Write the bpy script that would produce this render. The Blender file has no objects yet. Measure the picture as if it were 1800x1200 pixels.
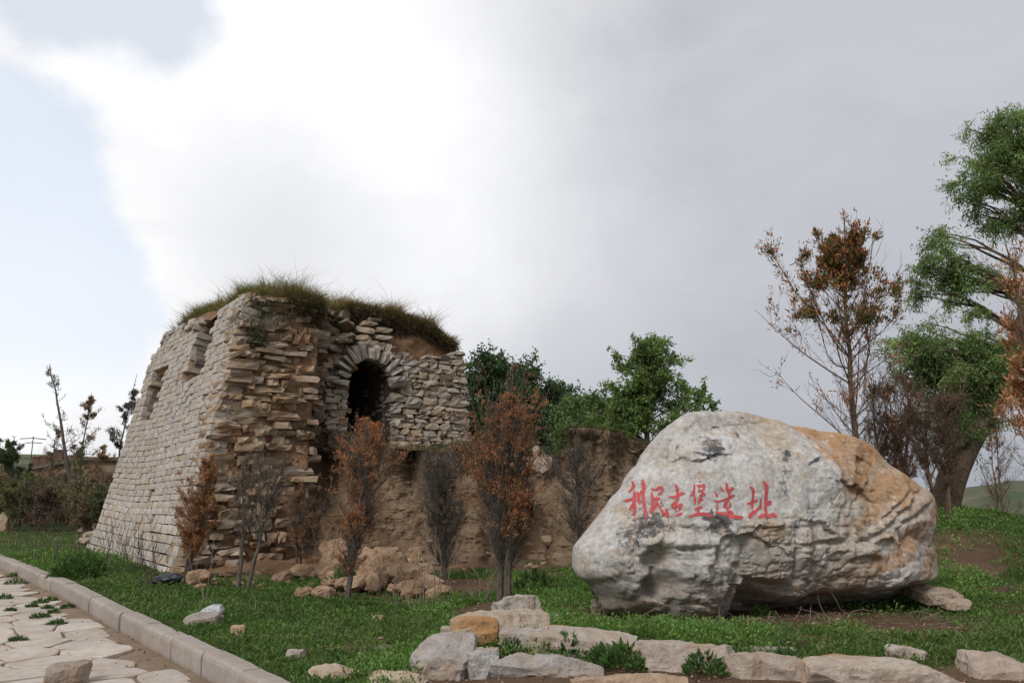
import bpy, math, random
import numpy as np
from mathutils import Vector, Matrix
from mathutils.bvhtree import BVHTree
random.seed(7)
RNG = np.random.default_rng(7)
SC = bpy.context.scene
COL = SC.collection
PI = math.pi

# ------------------------------------------------------------------ camera
F_PX = 1400.0
TH = math.atan(260 / 1400)
CAM = np.array([0.0, 0.0, 1.27])
cd = bpy.data.cameras.new('camera')
cam = bpy.data.objects.new('camera', cd)
COL.objects.link(cam)
cd.sensor_width = 36.0
cd.lens = 28.0
cd.clip_start = 0.05
cd.clip_end = 4000
cam.location = CAM
cam.rotation_euler = (PI / 2 + TH, 0, 0)
SC.camera = cam
SC.view_settings.view_transform = 'Standard'
SC.view_settings.look = 'None'
SC.view_settings.exposure = 0.42
SC.view_settings.gamma = 1.0
SC.view_settings.use_curve_mapping = False


def ray(px, py):
    x = (px - 900) / F_PX
    y = (600 - py) / F_PX
    return np.array([x, math.cos(TH) - y * math.sin(TH), math.sin(TH) + y * math.cos(TH)])


def P(px, py, Y):
    d = ray(px, py)
    return CAM + d * (Y / d[1])


def G(px, py, z=0.0):
    d = ray(px, py)
    return CAM + d * ((z - CAM[2]) / d[2])


def onplane(px, py, p0, n):
    d = ray(px, py)
    return CAM + d * (np.dot(p0 - CAM, n) / np.dot(d, n))


def proj(p):
    d = np.asarray(p, float) - CAM
    yc = d[..., 1] * math.cos(TH) + d[..., 2] * math.sin(TH)
    zc = -d[..., 1] * math.sin(TH) + d[..., 2] * math.cos(TH)
    return 900 + F_PX * d[..., 0] / yc, 600 - F_PX * zc / yc


# ------------------------------------------------------------------ node helper
class NT:
    def __init__(s, tree):
        s.t = tree
        s.t.nodes.clear()

    def n(s, typ, **kw):
        nd = s.t.nodes.new(typ)
        for k, v in kw.items():
            setattr(nd, k, v)
        return nd

    def put(s, sock, v):
        if v is None:
            return
        if isinstance(v, bpy.types.NodeSocket):
            s.t.links.new(v, sock)
        elif isinstance(v, bpy.types.Node):
            s.t.links.new(v.outputs[0], sock)
        else:
            if sock.type == 'RGBA' and len(v) == 3:
                v = (*v, 1)
            sock.default_value = v

    def math(s, op, a, b=None, c=None, clamp=False):
        nd = s.n('ShaderNodeMath', operation=op, use_clamp=clamp)
        s.put(nd.inputs[0], a)
        s.put(nd.inputs[1], b)
        s.put(nd.inputs[2], c)
        return nd.outputs[0]

    def vmath(s, op, a, b=None, out=0):
        nd = s.n('ShaderNodeVectorMath', operation=op)
        s.put(nd.inputs[0], a)
        if b is not None:
            if op == 'SCALE':
                s.put(nd.inputs[3], b)
            else:
                s.put(nd.inputs[1], b)
        return nd.outputs[out]

    def mix(s, f, a, b, blend='MIX'):
        nd = s.n('ShaderNodeMix', data_type='RGBA', blend_type=blend)
        s.put(nd.inputs[0], f)
        s.put(nd.inputs[6], a)
        s.put(nd.inputs[7], b)
        return nd.outputs[2]

    def noise(s, vec, scale, detail=4, rough=0.55, out=0, dist=0.0):
        nd = s.n('ShaderNodeTexNoise')
        s.put(nd.inputs['Vector'], vec)
        nd.inputs['Scale'].default_value = scale
        nd.inputs['Detail'].default_value = detail
        nd.inputs['Roughness'].default_value = rough
        nd.inputs['Distortion'].default_value = dist
        return nd.outputs[out]

    def ramp(s, f, lo, hi, smooth=True):
        nd = s.n('ShaderNodeMapRange', interpolation_type='SMOOTHSTEP' if smooth else 'LINEAR')
        s.put(nd.inputs[0], f)
        s.put(nd.inputs[1], lo)
        s.put(nd.inputs[2], hi)
        nd.inputs[3].default_value = 0
        nd.inputs[4].default_value = 1
        return nd.outputs[0]

    def map(s, vec, scale=(1, 1, 1), rot=(0, 0, 0), loc=(0, 0, 0)):
        nd = s.n('ShaderNodeMapping')
        s.put(nd.inputs[0], vec)
        nd.inputs[1].default_value = loc
        nd.inputs[2].default_value = rot
        nd.inputs[3].default_value = scale
        return nd.outputs[0]


# ------------------------------------------------------------------ sky
SUN_EL, SUN_AZ = 42.0, -58.0        # degrees; azimuth measured from +Y, negative = left


def build_world():
    w = bpy.data.worlds.new('World')
    SC.world = w
    w.use_nodes = True
    t = NT(w.node_tree)
    d = t.n('ShaderNodeTexCoord').outputs['Generated']
    sky = t.n('ShaderNodeTexSky', sky_type='NISHITA')
    sky.sun_disc = False
    sky.sun_elevation = math.radians(SUN_EL)
    sky.sun_rotation = math.radians(SUN_AZ)
    sky.air_density = 1.0
    sky.dust_density = 2.0
    wob = t.vmath('SUBTRACT', t.noise(d, 2.6, 7, 0.58, out=1), (0.5, 0.5, 0.5))
    dd = t.vmath('ADD', d, t.vmath('SCALE', wob, 0.30))
    wob2 = t.vmath('SUBTRACT', t.noise(d, 8.0, 9, 0.66, out=1), (0.5, 0.5, 0.5))
    de = t.vmath('ADD', d, t.vmath('SCALE', wob2, 0.10))

    def blob(px, py, r0, r1, vec):
        c = ray(px, py)
        c = c / np.linalg.norm(c)
        dist = t.vmath('DISTANCE', vec, tuple(c), out=1)
        return t.math('SUBTRACT', 1.0, t.ramp(dist, r0, r1))

    # heavy grey overcast everywhere
    big = t.noise(t.map(d, (1.0, 1.0, 1.9)), 1.6, 5, 0.5)
    cloud = t.mix(t.ramp(big, 0.32, 0.68), (0.295, 0.305, 0.34), (0.43, 0.435, 0.475))
    sep = t.n('ShaderNodeSeparateXYZ')
    t.put(sep.inputs[0], d)
    fine = t.noise(t.map(d, (1.0, 1.0, 2.2)), 4.5, 7, 0.6, dist=0.6)
    cloud = t.mix(t.math('MULTIPLY', t.ramp(fine, 0.42, 0.72), 0.35), cloud, (0.50, 0.50, 0.53))
    cloud = t.mix(t.math('MULTIPLY', t.ramp(sep.outputs[2], 0.5, 0.8), 0.7), cloud, (0.62, 0.63, 0.65))
    low = t.math('SUBTRACT', 1.0, t.ramp(sep.outputs[2], -0.02, 0.5))
    cloud = t.mix(t.math('MULTIPLY', low, 0.35), cloud, (0.25, 0.28, 0.31))
    # thinner, brighter cloud towards the left
    g1 = blob(440, 330, 0.10, 0.70, dd)
    cloud = t.mix(t.math('MULTIPLY', g1, 0.9), cloud, (0.60, 0.61, 0.64))
    g2 = blob(240, 240, 0.0, 0.52, dd)
    cloud = t.mix(g2, cloud, t.mix(t.ramp(fine, 0.35, 0.62), (0.645, 0.65, 0.665), (0.86, 0.86, 0.86)))
    g3 = blob(540, 110, 0.0, 0.46, dd)
    cloud = t.mix(g3, cloud, (0.80, 0.80, 0.81))
    g4 = blob(470, 440, 0.0, 0.24, de)
    cloud = t.mix(t.math('MULTIPLY', g4, 0.85), cloud, (0.56, 0.57, 0.59))
    # gaps of pale blue sky
    hazy = t.mix(0.88, t.vmath('SCALE', sky.outputs[0], 0.08), (0.54, 0.60, 0.69))
    patch = t.mix(t.ramp(sep.outputs[2], -0.02, 0.17), (0.86, 0.86, 0.85), hazy)
    p1 = blob(-170, 470, 0.205, 0.235, de)
    p3 = blob(120, 570, 0.075, 0.115, de)
    pm = t.math('MAXIMUM', p1, p3)
    cloud = t.mix(pm, cloud, patch)
    p2 = blob(260, -10, 0.055, 0.105, de)
    p4 = blob(120, -60, 0.07, 0.12, de)
    pm2 = t.math('MAXIMUM', p2, p4)
    cloud = t.mix(t.math('MULTIPLY', pm2, 0.85), cloud, (0.50, 0.545, 0.62))
    rim = blob(60, 700, 0.05, 0.42, dd)
    cloud = t.mix(t.math('MULTIPLY', rim, 0.3), cloud, (0.92, 0.91, 0.90))
    bg = t.n('ShaderNodeBackground')
    t.put(bg.inputs[0], cloud)
    bg.inputs[1].default_value = 1.0
    out = t.n('ShaderNodeOutputWorld')
    t.put(out.inputs[0], bg)


build_world()
sl = bpy.data.lights.new('sun', 'SUN')
sl.energy = 1.5
sl.angle = math.radians(18)
sl.color = (1.0, 0.96, 0.9)
sun = bpy.data.objects.new('sun', sl)
COL.objects.link(sun)
_a, _e = math.radians(-152), math.radians(40)
_v = Vector((math.sin(_a) * math.cos(_e), math.cos(_a) * math.cos(_e), math.sin(_e)))
sun.rotation_euler = _v.to_track_quat('Z', 'Y').to_euler()


# ------------------------------------------------------------------ numpy noise
def _hash(ix, iy, iz, seed):
    h = (ix * 374761393 + iy * 668265263 + iz * 2147483647 + seed * 1274126177) & 0xFFFFFFFF
    h = ((h ^ (h >> 13)) * 1274126177) & 0xFFFFFFFF
    h = ((h ^ (h >> 16)) * 2246822519) & 0xFFFFFFFF
    return ((h ^ (h >> 15)) & 0xFFFFFF) / float(0xFFFFFF)


def vnoise(p, seed=0):
    p = np.asarray(p, float)
    i = np.floor(p).astype(np.int64)
    f = p - i
    f = f * f * f * (f * (f * 6 - 15) + 10)
    r = 0
    for a in (0, 1):
        wx = f[:, 0] if a else 1 - f[:, 0]
        for b in (0, 1):
            wy = f[:, 1] if b else 1 - f[:, 1]
            for c in (0, 1):
                wz = f[:, 2] if c else 1 - f[:, 2]
                r = r + wx * wy * wz * _hash(i[:, 0] + a, i[:, 1] + b, i[:, 2] + c, seed)
    return r * 2 - 1


def fbm(p, scale=1.0, octv=4, seed=0, gain=0.5, ridged=False):
    p = np.asarray(p, float) * scale
    amp, tot, r = 1.0, 0.0, 0
    for o in range(octv):
        v = vnoise(p + o * 17.3, seed + o * 31)
        if ridged:
            v = 1 - 2 * np.abs(v)
        r = r + amp * v
        tot += amp
        amp *= gain
        p = p * 2.03
    return r / tot


def sstep(x, a, b):
    t = np.clip((x - a) / (b - a), 0, 1)
    return t * t * (3 - 2 * t)


# ------------------------------------------------------------------ mesh / object helpers
def mesh_np(name, verts, faces, mat=None, smooth=False, tint=None):
    """faces: an (n,k) int array, or a list of such arrays"""
    if isinstance(faces, np.ndarray):
        faces = [faces]
    faces = [f for f in faces if len(f)]
    me = bpy.data.meshes.new(name)
    verts = np.asarray(verts, np.float32)
    me.vertices.add(len(verts))
    me.vertices.foreach_set('co', verts.ravel())
    loops = np.concatenate([f.ravel() for f in faces]).astype(np.int32)
    tot = np.concatenate([np.full(len(f), f.shape[1]) for f in faces]).astype(np.int32)
    start = np.concatenate([[0], np.cumsum(tot)[:-1]]).astype(np.int32)
    me.loops.add(len(loops))
    me.loops.foreach_set('vertex_index', loops)
    me.polygons.add(len(tot))
    me.polygons.foreach_set('loop_start', start)
    me.polygons.foreach_set('use_smooth', np.full(len(tot), smooth))
    me.update(calc_edges=True)
    if tint is not None:
        tint = np.asarray(tint, np.float32)
        if tint.shape[1] == 3:
            tint = np.hstack([tint, np.ones((len(tint), 1), np.float32)])
        at = me.color_attributes.new('tint', 'FLOAT_COLOR', 'POINT')
        at.data.foreach_set('color', tint.ravel())
    if mat:
        me.materials.append(mat)
    return me


def link(name, me, parent=None, loc=None, mat4=None):
    o = bpy.data.objects.new(name, me)
    COL.objects.link(o)
    if parent is not None:
        o.parent = parent
    if mat4 is not None:
        o.matrix_local = mat4
    elif loc is not None:
        o.location = loc
    return o


def tag(o, label=None, cat=None, group=None, kind=None):
    if label:
        o['label'] = label
    if cat:
        o['category'] = cat
    if group:
        o['group'] = group
    if kind:
        o['kind'] = kind
    return o


def thing(name, loc, label, cat, group=None):
    o = bpy.data.objects.new(name, None)
    COL.objects.link(o)
    o.empty_display_size = 0.1
    o.location = loc
    return tag(o, label, cat, group)


class Soup:
    """collects pieces into one mesh, with a colour per piece"""
    def __init__(s):
        s.v, s.f, s.c, s.k = [], [], [], 0

    def add(s, v, f, c):
        v = np.asarray(v)
        s.v.append(v)
        if isinstance(f, np.ndarray):
            f = [f]
        for a in f:
            s.f.append(a + s.k)
        c = np.asarray(c, float)
        s.c.append(np.tile(c, (len(v), 1)) if c.ndim == 1 else c)
        s.k += len(v)

    def build(s, name, mat, smooth=False, origin=(0, 0, 0)):
        fs = {}
        for a in s.f:
            fs.setdefault(a.shape[1], []).append(a)
        return mesh_np(name, np.concatenate(s.v) - np.array(origin), [np.concatenate(x) for x in fs.values()], mat, smooth, np.concatenate(s.c))


def cube_grid(nx, ny, nz):
    """surface of [-1,1]^3 as a welded quad grid"""
    idx, vs, fs = {}, [], []

    def vid(i, j, k):
        key = (i, j, k)
        if key not in idx:
            idx[key] = len(vs)
            vs.append((2 * i / nx - 1, 2 * j / ny - 1, 2 * k / nz - 1))
        return idx[key]
    for i in range(nx):
        for j in range(ny):
            fs.append((vid(i, j, 0), vid(i, j + 1, 0), vid(i + 1, j + 1, 0), vid(i + 1, j, 0)))
            fs.append((vid(i, j, nz), vid(i + 1, j, nz), vid(i + 1, j + 1, nz), vid(i, j + 1, nz)))
    for i in range(nx):
        for k in range(nz):
            fs.append((vid(i, 0, k), vid(i + 1, 0, k), vid(i + 1, 0, k + 1), vid(i, 0, k + 1)))
            fs.append((vid(i, ny, k), vid(i, ny, k + 1), vid(i + 1, ny, k + 1), vid(i + 1, ny, k)))
    for j in range(ny):
        for k in range(nz):
            fs.append((vid(0, j, k), vid(0, j, k + 1), vid(0, j + 1, k + 1), vid(0, j + 1, k)))
            fs.append((vid(nx, j, k), vid(nx, j + 1, k), vid(nx, j + 1, k + 1), vid(nx, j, k + 1)))
    return np.array(vs, float), np.array(fs)


_cg = {}


def cgrid(*n):
    if n not in _cg:
        _cg[n] = cube_grid(*n)
    return _cg[n]


def rock(size, n=(14, 14, 10), k=5.0, rough=0.08, seed=0, hf=0.012, facets=6):
    """a solid irregular block or boulder centred at the origin, size = full extents"""
    v, f = cgrid(*n)
    v = v.copy()
    nrm = (np.abs(v) ** k).sum(1) ** (1 / k)
    v = v / nrm[:, None]
    r = np.random.default_rng(seed)
    for _ in range(facets):                      # knock off corners: planar breaks
        d = r.normal(size=3)
        d /= np.linalg.norm(d)
        lim = 0.82 + 0.35 * r.random()
        h = v @ d
        over = np.clip(h - lim, 0, None)
        v = v - over[:, None] * d
    s = np.array(size) / 2
    v = v * s
    m = min(size)
    off = seed * 3.7
    dn = v / (np.linalg.norm(v / s, axis=1)[:, None] * s + 1e-9)
    dn /= np.linalg.norm(dn, axis=1)[:, None] + 1e-9
    a = fbm(v + off, 1.6 / m ** 0.5 / 0.6, 4, seed) * rough * m * 2
    b = fbm(v + off, 14, 3, seed + 5, ridged=True) * hf
    return v + dn * (a + b)[:, None], f


def grid_faces(nu, nv, wrap=False):
    i = np.arange(nu - (0 if wrap else 1))[:, None]
    j = np.arange(nv - 1)[None, :]
    i2 = (i + 1) % nu
    return np.stack([i * nv + j, i2 * nv + j, i2 * nv + j + 1, i * nv + j + 1], -1).reshape(-1, 4)


def tubes(pts, rad, sides=4):
    """pts (N,K,3), rad (N,K) -> verts, quads of N open tubes"""
    pts = np.asarray(pts, float)
    N, K, _ = pts.shape
    tan = np.gradient(pts, axis=1)
    tan /= np.linalg.norm(tan, axis=2, keepdims=True) + 1e-9
    ref = np.where(np.abs(tan[:, :1, 2:3]) > 0.9, np.array([1.0, 0, 0]), np.array([0, 0, 1.0]))
    ref = np.broadcast_to(ref, tan.shape)
    a = np.cross(tan, ref)
    a /= np.linalg.norm(a, axis=2, keepdims=True) + 1e-9
    b = np.cross(tan, a)
    an = np.arange(sides) * 2 * PI / sides
    ring = a[:, :, None] * np.cos(an)[:, None] + b[:, :, None] * np.sin(an)[:, None]
    v = pts[:, :, None] + ring * np.asarray(rad)[:, :, None, None]
    v = v.reshape(-1, 3)
    n = np.arange(N)[:, None, None] * K * sides
    k = np.arange(K - 1)[None, :, None] * sides
    s0 = np.arange(sides)[None, None, :]
    s1 = (s0 + 1) % sides
    f = np.stack([n + k + s0, n + k + s1, n + k + sides + s1, n + k + sides + s0], -1).reshape(-1, 4)
    return v, f


def unit(a):
    return a / (np.linalg.norm(a, axis=-1, keepdims=True) + 1e-9)


def sprouts(start, d, L, K=5, bend=(0, 0, 0), wig=0.08, rng=RNG):
    """N curved polylines from start along d with length L, bending towards `bend`"""
    N = len(start)
    t = np.linspace(0, 1, K)[None, :, None]
    d = unit(d)
    L = np.broadcast_to(np.asarray(L, float), (N,))[:, None, None]
    w = rng.normal(size=(N, 1, 3)) * wig
    w2 = rng.normal(size=(N, 1, 3)) * wig
    p = start[:, None] + L * (d[:, None] * t + (np.asarray(bend) + w) * t * t + w2 * np.sin(t * PI * 2) * 0.35)
    return p


def leaves(pos, d, L, W, rng=RNG):
    """diamond leaves: one quad each"""
    N = len(pos)
    d = unit(d)
    s = unit(np.cross(d, rng.normal(size=(N, 3))))
    L = np.broadcast_to(np.asarray(L, float), (N,))[:, None]
    W = np.broadcast_to(np.asarray(W, float), (N,))[:, None]
    v = np.stack([pos, pos + d * L * 0.45 + s * W / 2, pos + d * L, pos + d * L * 0.45 - s * W / 2], 1).reshape(-1, 3)
    f = np.arange(N * 4).reshape(-1, 4)
    return v, f


def rep(c, k):
    return np.repeat(c, k, axis=0)


def tintn(base, N, var=0.25, hue=0.08, rng=RNG):
    b = np.tile(np.asarray(base, float), (N, 1))
    return np.clip(b * (1 + rng.normal(size=(N, 1)) * var) * (1 + rng.normal(size=(N, 3)) * hue), 0.004, 0.95)


# ------------------------------------------------------------------ materials
def mat_stone(name, src, speck=0.35, bump=0.5, scale=1.0, rough=0.9, soil=None):
    m = bpy.data.materials.new(name)
    m.use_nodes = True
    t = NT(m.node_tree)
    pos = t.n('ShaderNodeNewGeometry').outputs['Position']
    if src == 'object':
        c = t.n('ShaderNodeObjectInfo').outputs['Color']
    else:
        c = t.n('ShaderNodeAttribute', attribute_name='tint').outputs['Color']
    n1 = t.noise(pos, 5 * scale, 6, 0.65)
    n2 = t.noise(pos, 38 * scale, 5, 0.7)
    n3 = t.noise(pos, 1.7 * scale, 4, 0.6)
    c = t.mix(t.math('MULTIPLY', t.ramp(n1, 0.35, 0.7), speck), c, t.mix(1.0, c, (0.50, 0.44, 0.40), 'MULTIPLY'))
    c = t.mix(t.math('MULTIPLY', t.ramp(n2, 0.52, 0.72), speck * 0.9), c, t.mix(1.0, c, (1.5, 1.5, 1.5), 'MULTIPLY'))
    c = t.mix(t.math('MULTIPLY', t.ramp(n2, 0.50, 0.30), speck * 0.9), c, t.mix(1.0, c, (0.45, 0.42, 0.4), 'MULTIPLY'))
    if soil:
        c = t.mix(t.math('MULTIPLY', t.ramp(n3, 0.44, 0.64), soil[3]), c, soil[:3])
    b = t.n('ShaderNodeBsdfPrincipled')
    t.put(b.inputs['Base Color'], c)
    b.inputs['Roughness'].default_value = rough
    b.inputs['Specular IOR Level'].default_value = 0.25
    h = t.math('ADD', t.math('MULTIPLY', n1, 0.6), t.math('MULTIPLY', n2, 0.35))
    bp = t.n('ShaderNodeBump')
    bp.inputs['Strength'].default_value = bump
    bp.inputs['Distance'].default_value = 0.03
    t.put(bp.inputs['Height'], h)
    t.put(b.inputs['Normal'], bp)
    t.put(t.n('ShaderNodeOutputMaterial').inputs[0], b)
    return m


def mat_leaf(name, trans=0.3, rough=0.6):
    m = bpy.data.materials.new(name)
    m.use_nodes = True
    t = NT(m.node_tree)
    c = t.n('ShaderNodeAttribute', attribute_name='tint').outputs['Color']
    b = t.n('ShaderNodeBsdfPrincipled')
    t.put(b.inputs['Base Color'], c)
    b.inputs['Roughness'].default_value = rough
    b.inputs['Specular IOR Level'].default_value = 0.3
    tr = t.n('ShaderNodeBsdfTranslucent')
    t.put(tr.inputs[0], t.mix(1.0, c, (1.3, 1.4, 0.8), 'MULTIPLY'))
    mx = t.n('ShaderNodeMixShader')
    mx.inputs[0].default_value = trans
    t.put(mx.inputs[1], b)
    t.put(mx.inputs[2], tr)
    t.put(t.n('ShaderNodeOutputMaterial').inputs[0], mx)
    return m


def mat_bark(name, col, scale=1.0):
    m = bpy.data.materials.new(name)
    m.use_nodes = True
    t = NT(m.node_tree)
    pos = t.n('ShaderNodeNewGeometry').outputs['Position']
    n1 = t.noise(t.map(pos, (1, 1, 0.2)), 60 * scale, 5, 0.65)
    n2 = t.noise(pos, 6, 3, 0.6)
    dark = tuple(x * 0.45 for x in col)
    lite = tuple(min(1, x * 1.5) for x in col)
    c = t.mix(t.ramp(n1, 0.35, 0.65), dark, lite)
    c = t.mix(t.math('MULTIPLY', n2, 0.5), c, col)
    b = t.n('ShaderNodeBsdfPrincipled')
    t.put(b.inputs['Base Color'], c)
    b.inputs['Roughness'].default_value = 0.95
    b.inputs['Specular IOR Level'].default_value = 0.15
    bp = t.n('ShaderNodeBump')
    bp.inputs['Strength'].default_value = 0.7
    bp.inputs['Distance'].default_value = 0.02
    t.put(bp.inputs['Height'], n1)
    t.put(b.inputs['Normal'], bp)
    t.put(t.n('ShaderNodeOutputMaterial').inputs[0], b)
    return m


def mat_earth(name, c1, c2, c3, scale=1.0, bump=0.9, streak=False, attr=False):
    m = bpy.data.materials.new(name)
    m.use_nodes = True
    t = NT(m.node_tree)
    pos = t.n('ShaderNodeNewGeometry').outputs['Position']
    q = t.map(pos, (1, 1, 0.45)) if streak else pos
    n1 = t.noise(q, 1.3 * scale, 6, 0.6)
    n2 = t.noise(q, 9 * scale, 9, 0.75)
    n3 = t.noise(pos, 55 * scale, 4, 0.7)
    c = t.mix(t.ramp(n1, 0.35, 0.65), c1, c2)
    c = t.mix(t.math('MULTIPLY', t.ramp(n2, 0.45, 0.7), 0.7), c, c3)
    c = t.mix(t.math('MULTIPLY', t.ramp(n3, 0.55, 0.75), 0.35), c, tuple(min(1, 1.6 * x) for x in c2))
    c = t.mix(t.math('MULTIPLY', t.ramp(n3, 0.45, 0.3), 0.5), c, tuple(0.5 * x for x in c1))
    if attr:
        at = t.n('ShaderNodeAttribute', attribute_name='tint')
        sp = t.n('ShaderNodeSeparateColor')
        t.put(sp.inputs[0], at.outputs['Color'])
        jit = t.math('MULTIPLY', t.math('SUBTRACT', n2, 0.5), 0.9)
        gm = t.ramp(t.math('ADD', sp.outputs[0], jit), 0.4, 0.65)      # grass underlay
        gcol = t.mix(t.ramp(n2, 0.35, 0.65), (0.022, 0.042, 0.008), (0.05, 0.085, 0.016))
        gcol = t.mix(t.math('MULTIPLY', t.ramp(n3, 0.5, 0.7), 0.5), gcol, (0.09, 0.12, 0.03))
        c = t.mix(gm, c, gcol)
        far = t.mix(t.ramp(t.noise(pos, 0.03, 5, 0.6), 0.4, 0.6), (0.075, 0.10, 0.055), (0.14, 0.13, 0.085))
        far = t.mix(t.math('MULTIPLY', t.ramp(t.noise(t.map(pos, (0.4, 1, 5)), 0.15, 5, 0.6), 0.5, 0.62), 0.5), far, (0.045, 0.06, 0.035))
        c = t.mix(sp.outputs[1], c, far)
    b = t.n('ShaderNodeBsdfPrincipled')
    t.put(b.inputs['Base Color'], c)
    b.inputs['Roughness'].default_value = 0.97
    b.inputs['Specular IOR Level'].default_value = 0.12
    bp = t.n('ShaderNodeBump')
    bp.inputs['Strength'].default_value = bump
    bp.inputs['Distance'].default_value = 0.05
    t.put(bp.inputs['Height'], t.math('ADD', t.math('MULTIPLY', n2, 0.7), t.math('MULTIPLY', n3, 0.3)))
    t.put(b.inputs['Normal'], bp)
    t.put(t.n('ShaderNodeOutputMaterial').inputs[0], b)
    return m


def mat_plain(name, col, rough=0.8, var=0.25, scale=20, trans=0.0):
    m = bpy.data.materials.new(name)
    m.use_nodes = True
    t = NT(m.node_tree)
    pos = t.n('ShaderNodeNewGeometry').outputs['Position']
    n1 = t.noise(pos, scale, 5, 0.65)
    c = t.mix(t.math('MULTIPLY', t.ramp(n1, 0.3, 0.7), var), col, tuple(x * 0.4 for x in col))
    b = t.n('ShaderNodeBsdfPrincipled')
    t.put(b.inputs['Base Color'], c)
    b.inputs['Roughness'].default_value = rough
    if trans:
        tr = t.n('ShaderNodeBsdfTranslucent')
        t.put(tr.inputs[0], c)
        mx = t.n('ShaderNodeMixShader')
        mx.inputs[0].default_value = trans
        t.put(mx.inputs[1], b)
        t.put(mx.inputs[2], tr)
        b = mx
    t.put(t.n('ShaderNodeOutputMaterial').inputs[0], b)
    return m


SOIL = (0.23, 0.135, 0.075)
M_FACE = mat_stone('facing stone', 'object', 0.45, 0.45, 1.2)
M_FACE_J = mat_stone('facing stone joined', 'tint', 0.45, 0.45, 1.2)
M_RUB = mat_stone('rubble stone', 'object', 0.5, 0.8, 1.3, soil=(0.27, 0.16, 0.09, 0.8))
M_RUB_J = mat_stone('rubble stone joined', 'tint', 0.5, 0.8, 1.3, soil=(0.27, 0.16, 0.09, 0.8))
M_ARCH = mat_stone('arch wall stone', 'object', 0.5, 0.7, 1.3, soil=(0.26, 0.165, 0.095, 0.35))
M_ARCH_J = mat_stone('arch wall stone joined', 'tint', 0.5, 0.7, 1.3, soil=(0.26, 0.165, 0.095, 0.35))
M_BLOCK = mat_stone('limestone block', 'object', 0.55, 0.8, 2.0, soil=(0.40, 0.27, 0.17, 0.55))
M_SLAB = mat_stone('paving stone', 'object', 0.3, 0.35, 2.5, soil=(0.36, 0.27, 0.20, 0.45))
M_KERB = mat_stone('kerb stone', 'object', 0.3, 0.25, 3.0, soil=(0.30, 0.24, 0.19, 0.5))
M_CLOD = mat_stone('earth clod', 'object', 0.45, 0.9, 1.6, soil=(0.20, 0.12, 0.07, 0.6))
M_GROUND = mat_earth('ground', (0.115, 0.072, 0.046), (0.16, 0.105, 0.068), (0.085, 0.055, 0.036), 1.0, 0.8, attr=True)
M_BANK = mat_earth('bank earth', (0.22, 0.145, 0.092), (0.35, 0.25, 0.165), (0.15, 0.095, 0.06), 1.3, 1.6, streak=True)
M_CORE = mat_earth('core earth', (0.22, 0.13, 0.075), (0.31, 0.19, 0.11), (0.15, 0.09, 0.055), 1.5, 1.0)
M_PATH = mat_earth('path dust', (0.24, 0.175, 0.125), (0.31, 0.23, 0.165), (0.17, 0.12, 0.085), 2.0, 0.6)
M_LEAF = mat_leaf('leaf', 0.32)
M_DEAD = mat_leaf('dead foliage', 0.12, 0.9)
M_BLADE = mat_leaf('grass blade', 0.25)
M_BARK = mat_bark('grey bark', (0.125, 0.105, 0.088))
M_BARK_B = mat_bark('brown bark', (0.15, 0.105, 0.075))
M_TWIG = mat_plain('twig', (0.11, 0.083, 0.066), 0.9, 0.5, 30)
M_TWIG_L = mat_plain('pale stalk', (0.27, 0.21, 0.16), 0.9, 0.5, 30)

# ------------------------------------------------------------------ layout of the watchtower
A0 = G(305, 1008)
B0 = G(158, 962)
UU = (B0 - A0) / np.linalg.norm(B0 - A0)          # along the smooth left face, away from the near corner
VV = np.array([UU[1], -UU[0], 0.0])               # along the broken front face, to the right
ZZ = np.array([0, 0, 1.0])
FL = float(np.linalg.norm(B0 - A0))
BAT = 0.21                                        # batter of the left face
BATF = 0.10                                       # batter of the front face


def FACE(s, z, d=0.0):
    """left face: s along, z up, d inwards"""
    s, z, d = np.broadcast_arrays(np.asarray(s, float), z, d)
    return A0 + s[..., None] * UU + (BAT * z + d)[..., None] * VV + z[..., None] * ZZ


def FRONT(t, z, d=0.0):
    """front: t along from the base corner, z up, d inwards"""
    t, z, d = np.broadcast_arrays(np.asarray(t, float), z, d)
    return A0 + t[..., None] * VV + (BATF * z + d)[..., None] * UU + z[..., None] * ZZ


def face_sz(px, py, d=0.0):
    n = np.cross(UU, BAT * VV + ZZ)
    p = onplane(px, py, FACE(0, 0, d), n) - FACE(0, 0, d)
    z = p[2]
    return float(p @ UU), float(z)


def front_tz(px, py, d=0.0):
    n = np.cross(VV, BATF * UU + ZZ)
    p = onplane(px, py, FRONT(0, 0, d), n) - FRONT(0, 0, d)
    return float(p @ VV), float(p[2])


D_ARCH = 0.75
# skyline of the left face, of the front
SKY_L = sorted(face_sz(*q) for q in [(430, 517), (405, 532), (383, 548), (368, 560), (345, 560), (322, 568), (300, 580), (285, 592), (270, 625)])
_sl = np.array(SKY_L)


def ztop_face(s):
    return np.interp(s, _sl[:, 0], _sl[:, 1])


_st = np.array(sorted([front_tz(*q, 0.15) for q in [(430, 517), (480, 520), (545, 535)]] + [front_tz(*q, 0.8) for q in [(575, 530), (640, 541), (700, 553), (760, 573), (800, 598), (830, 612)]]))


def ztop_front(t):
    return np.interp(t, _st[:, 0], _st[:, 1])


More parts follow.
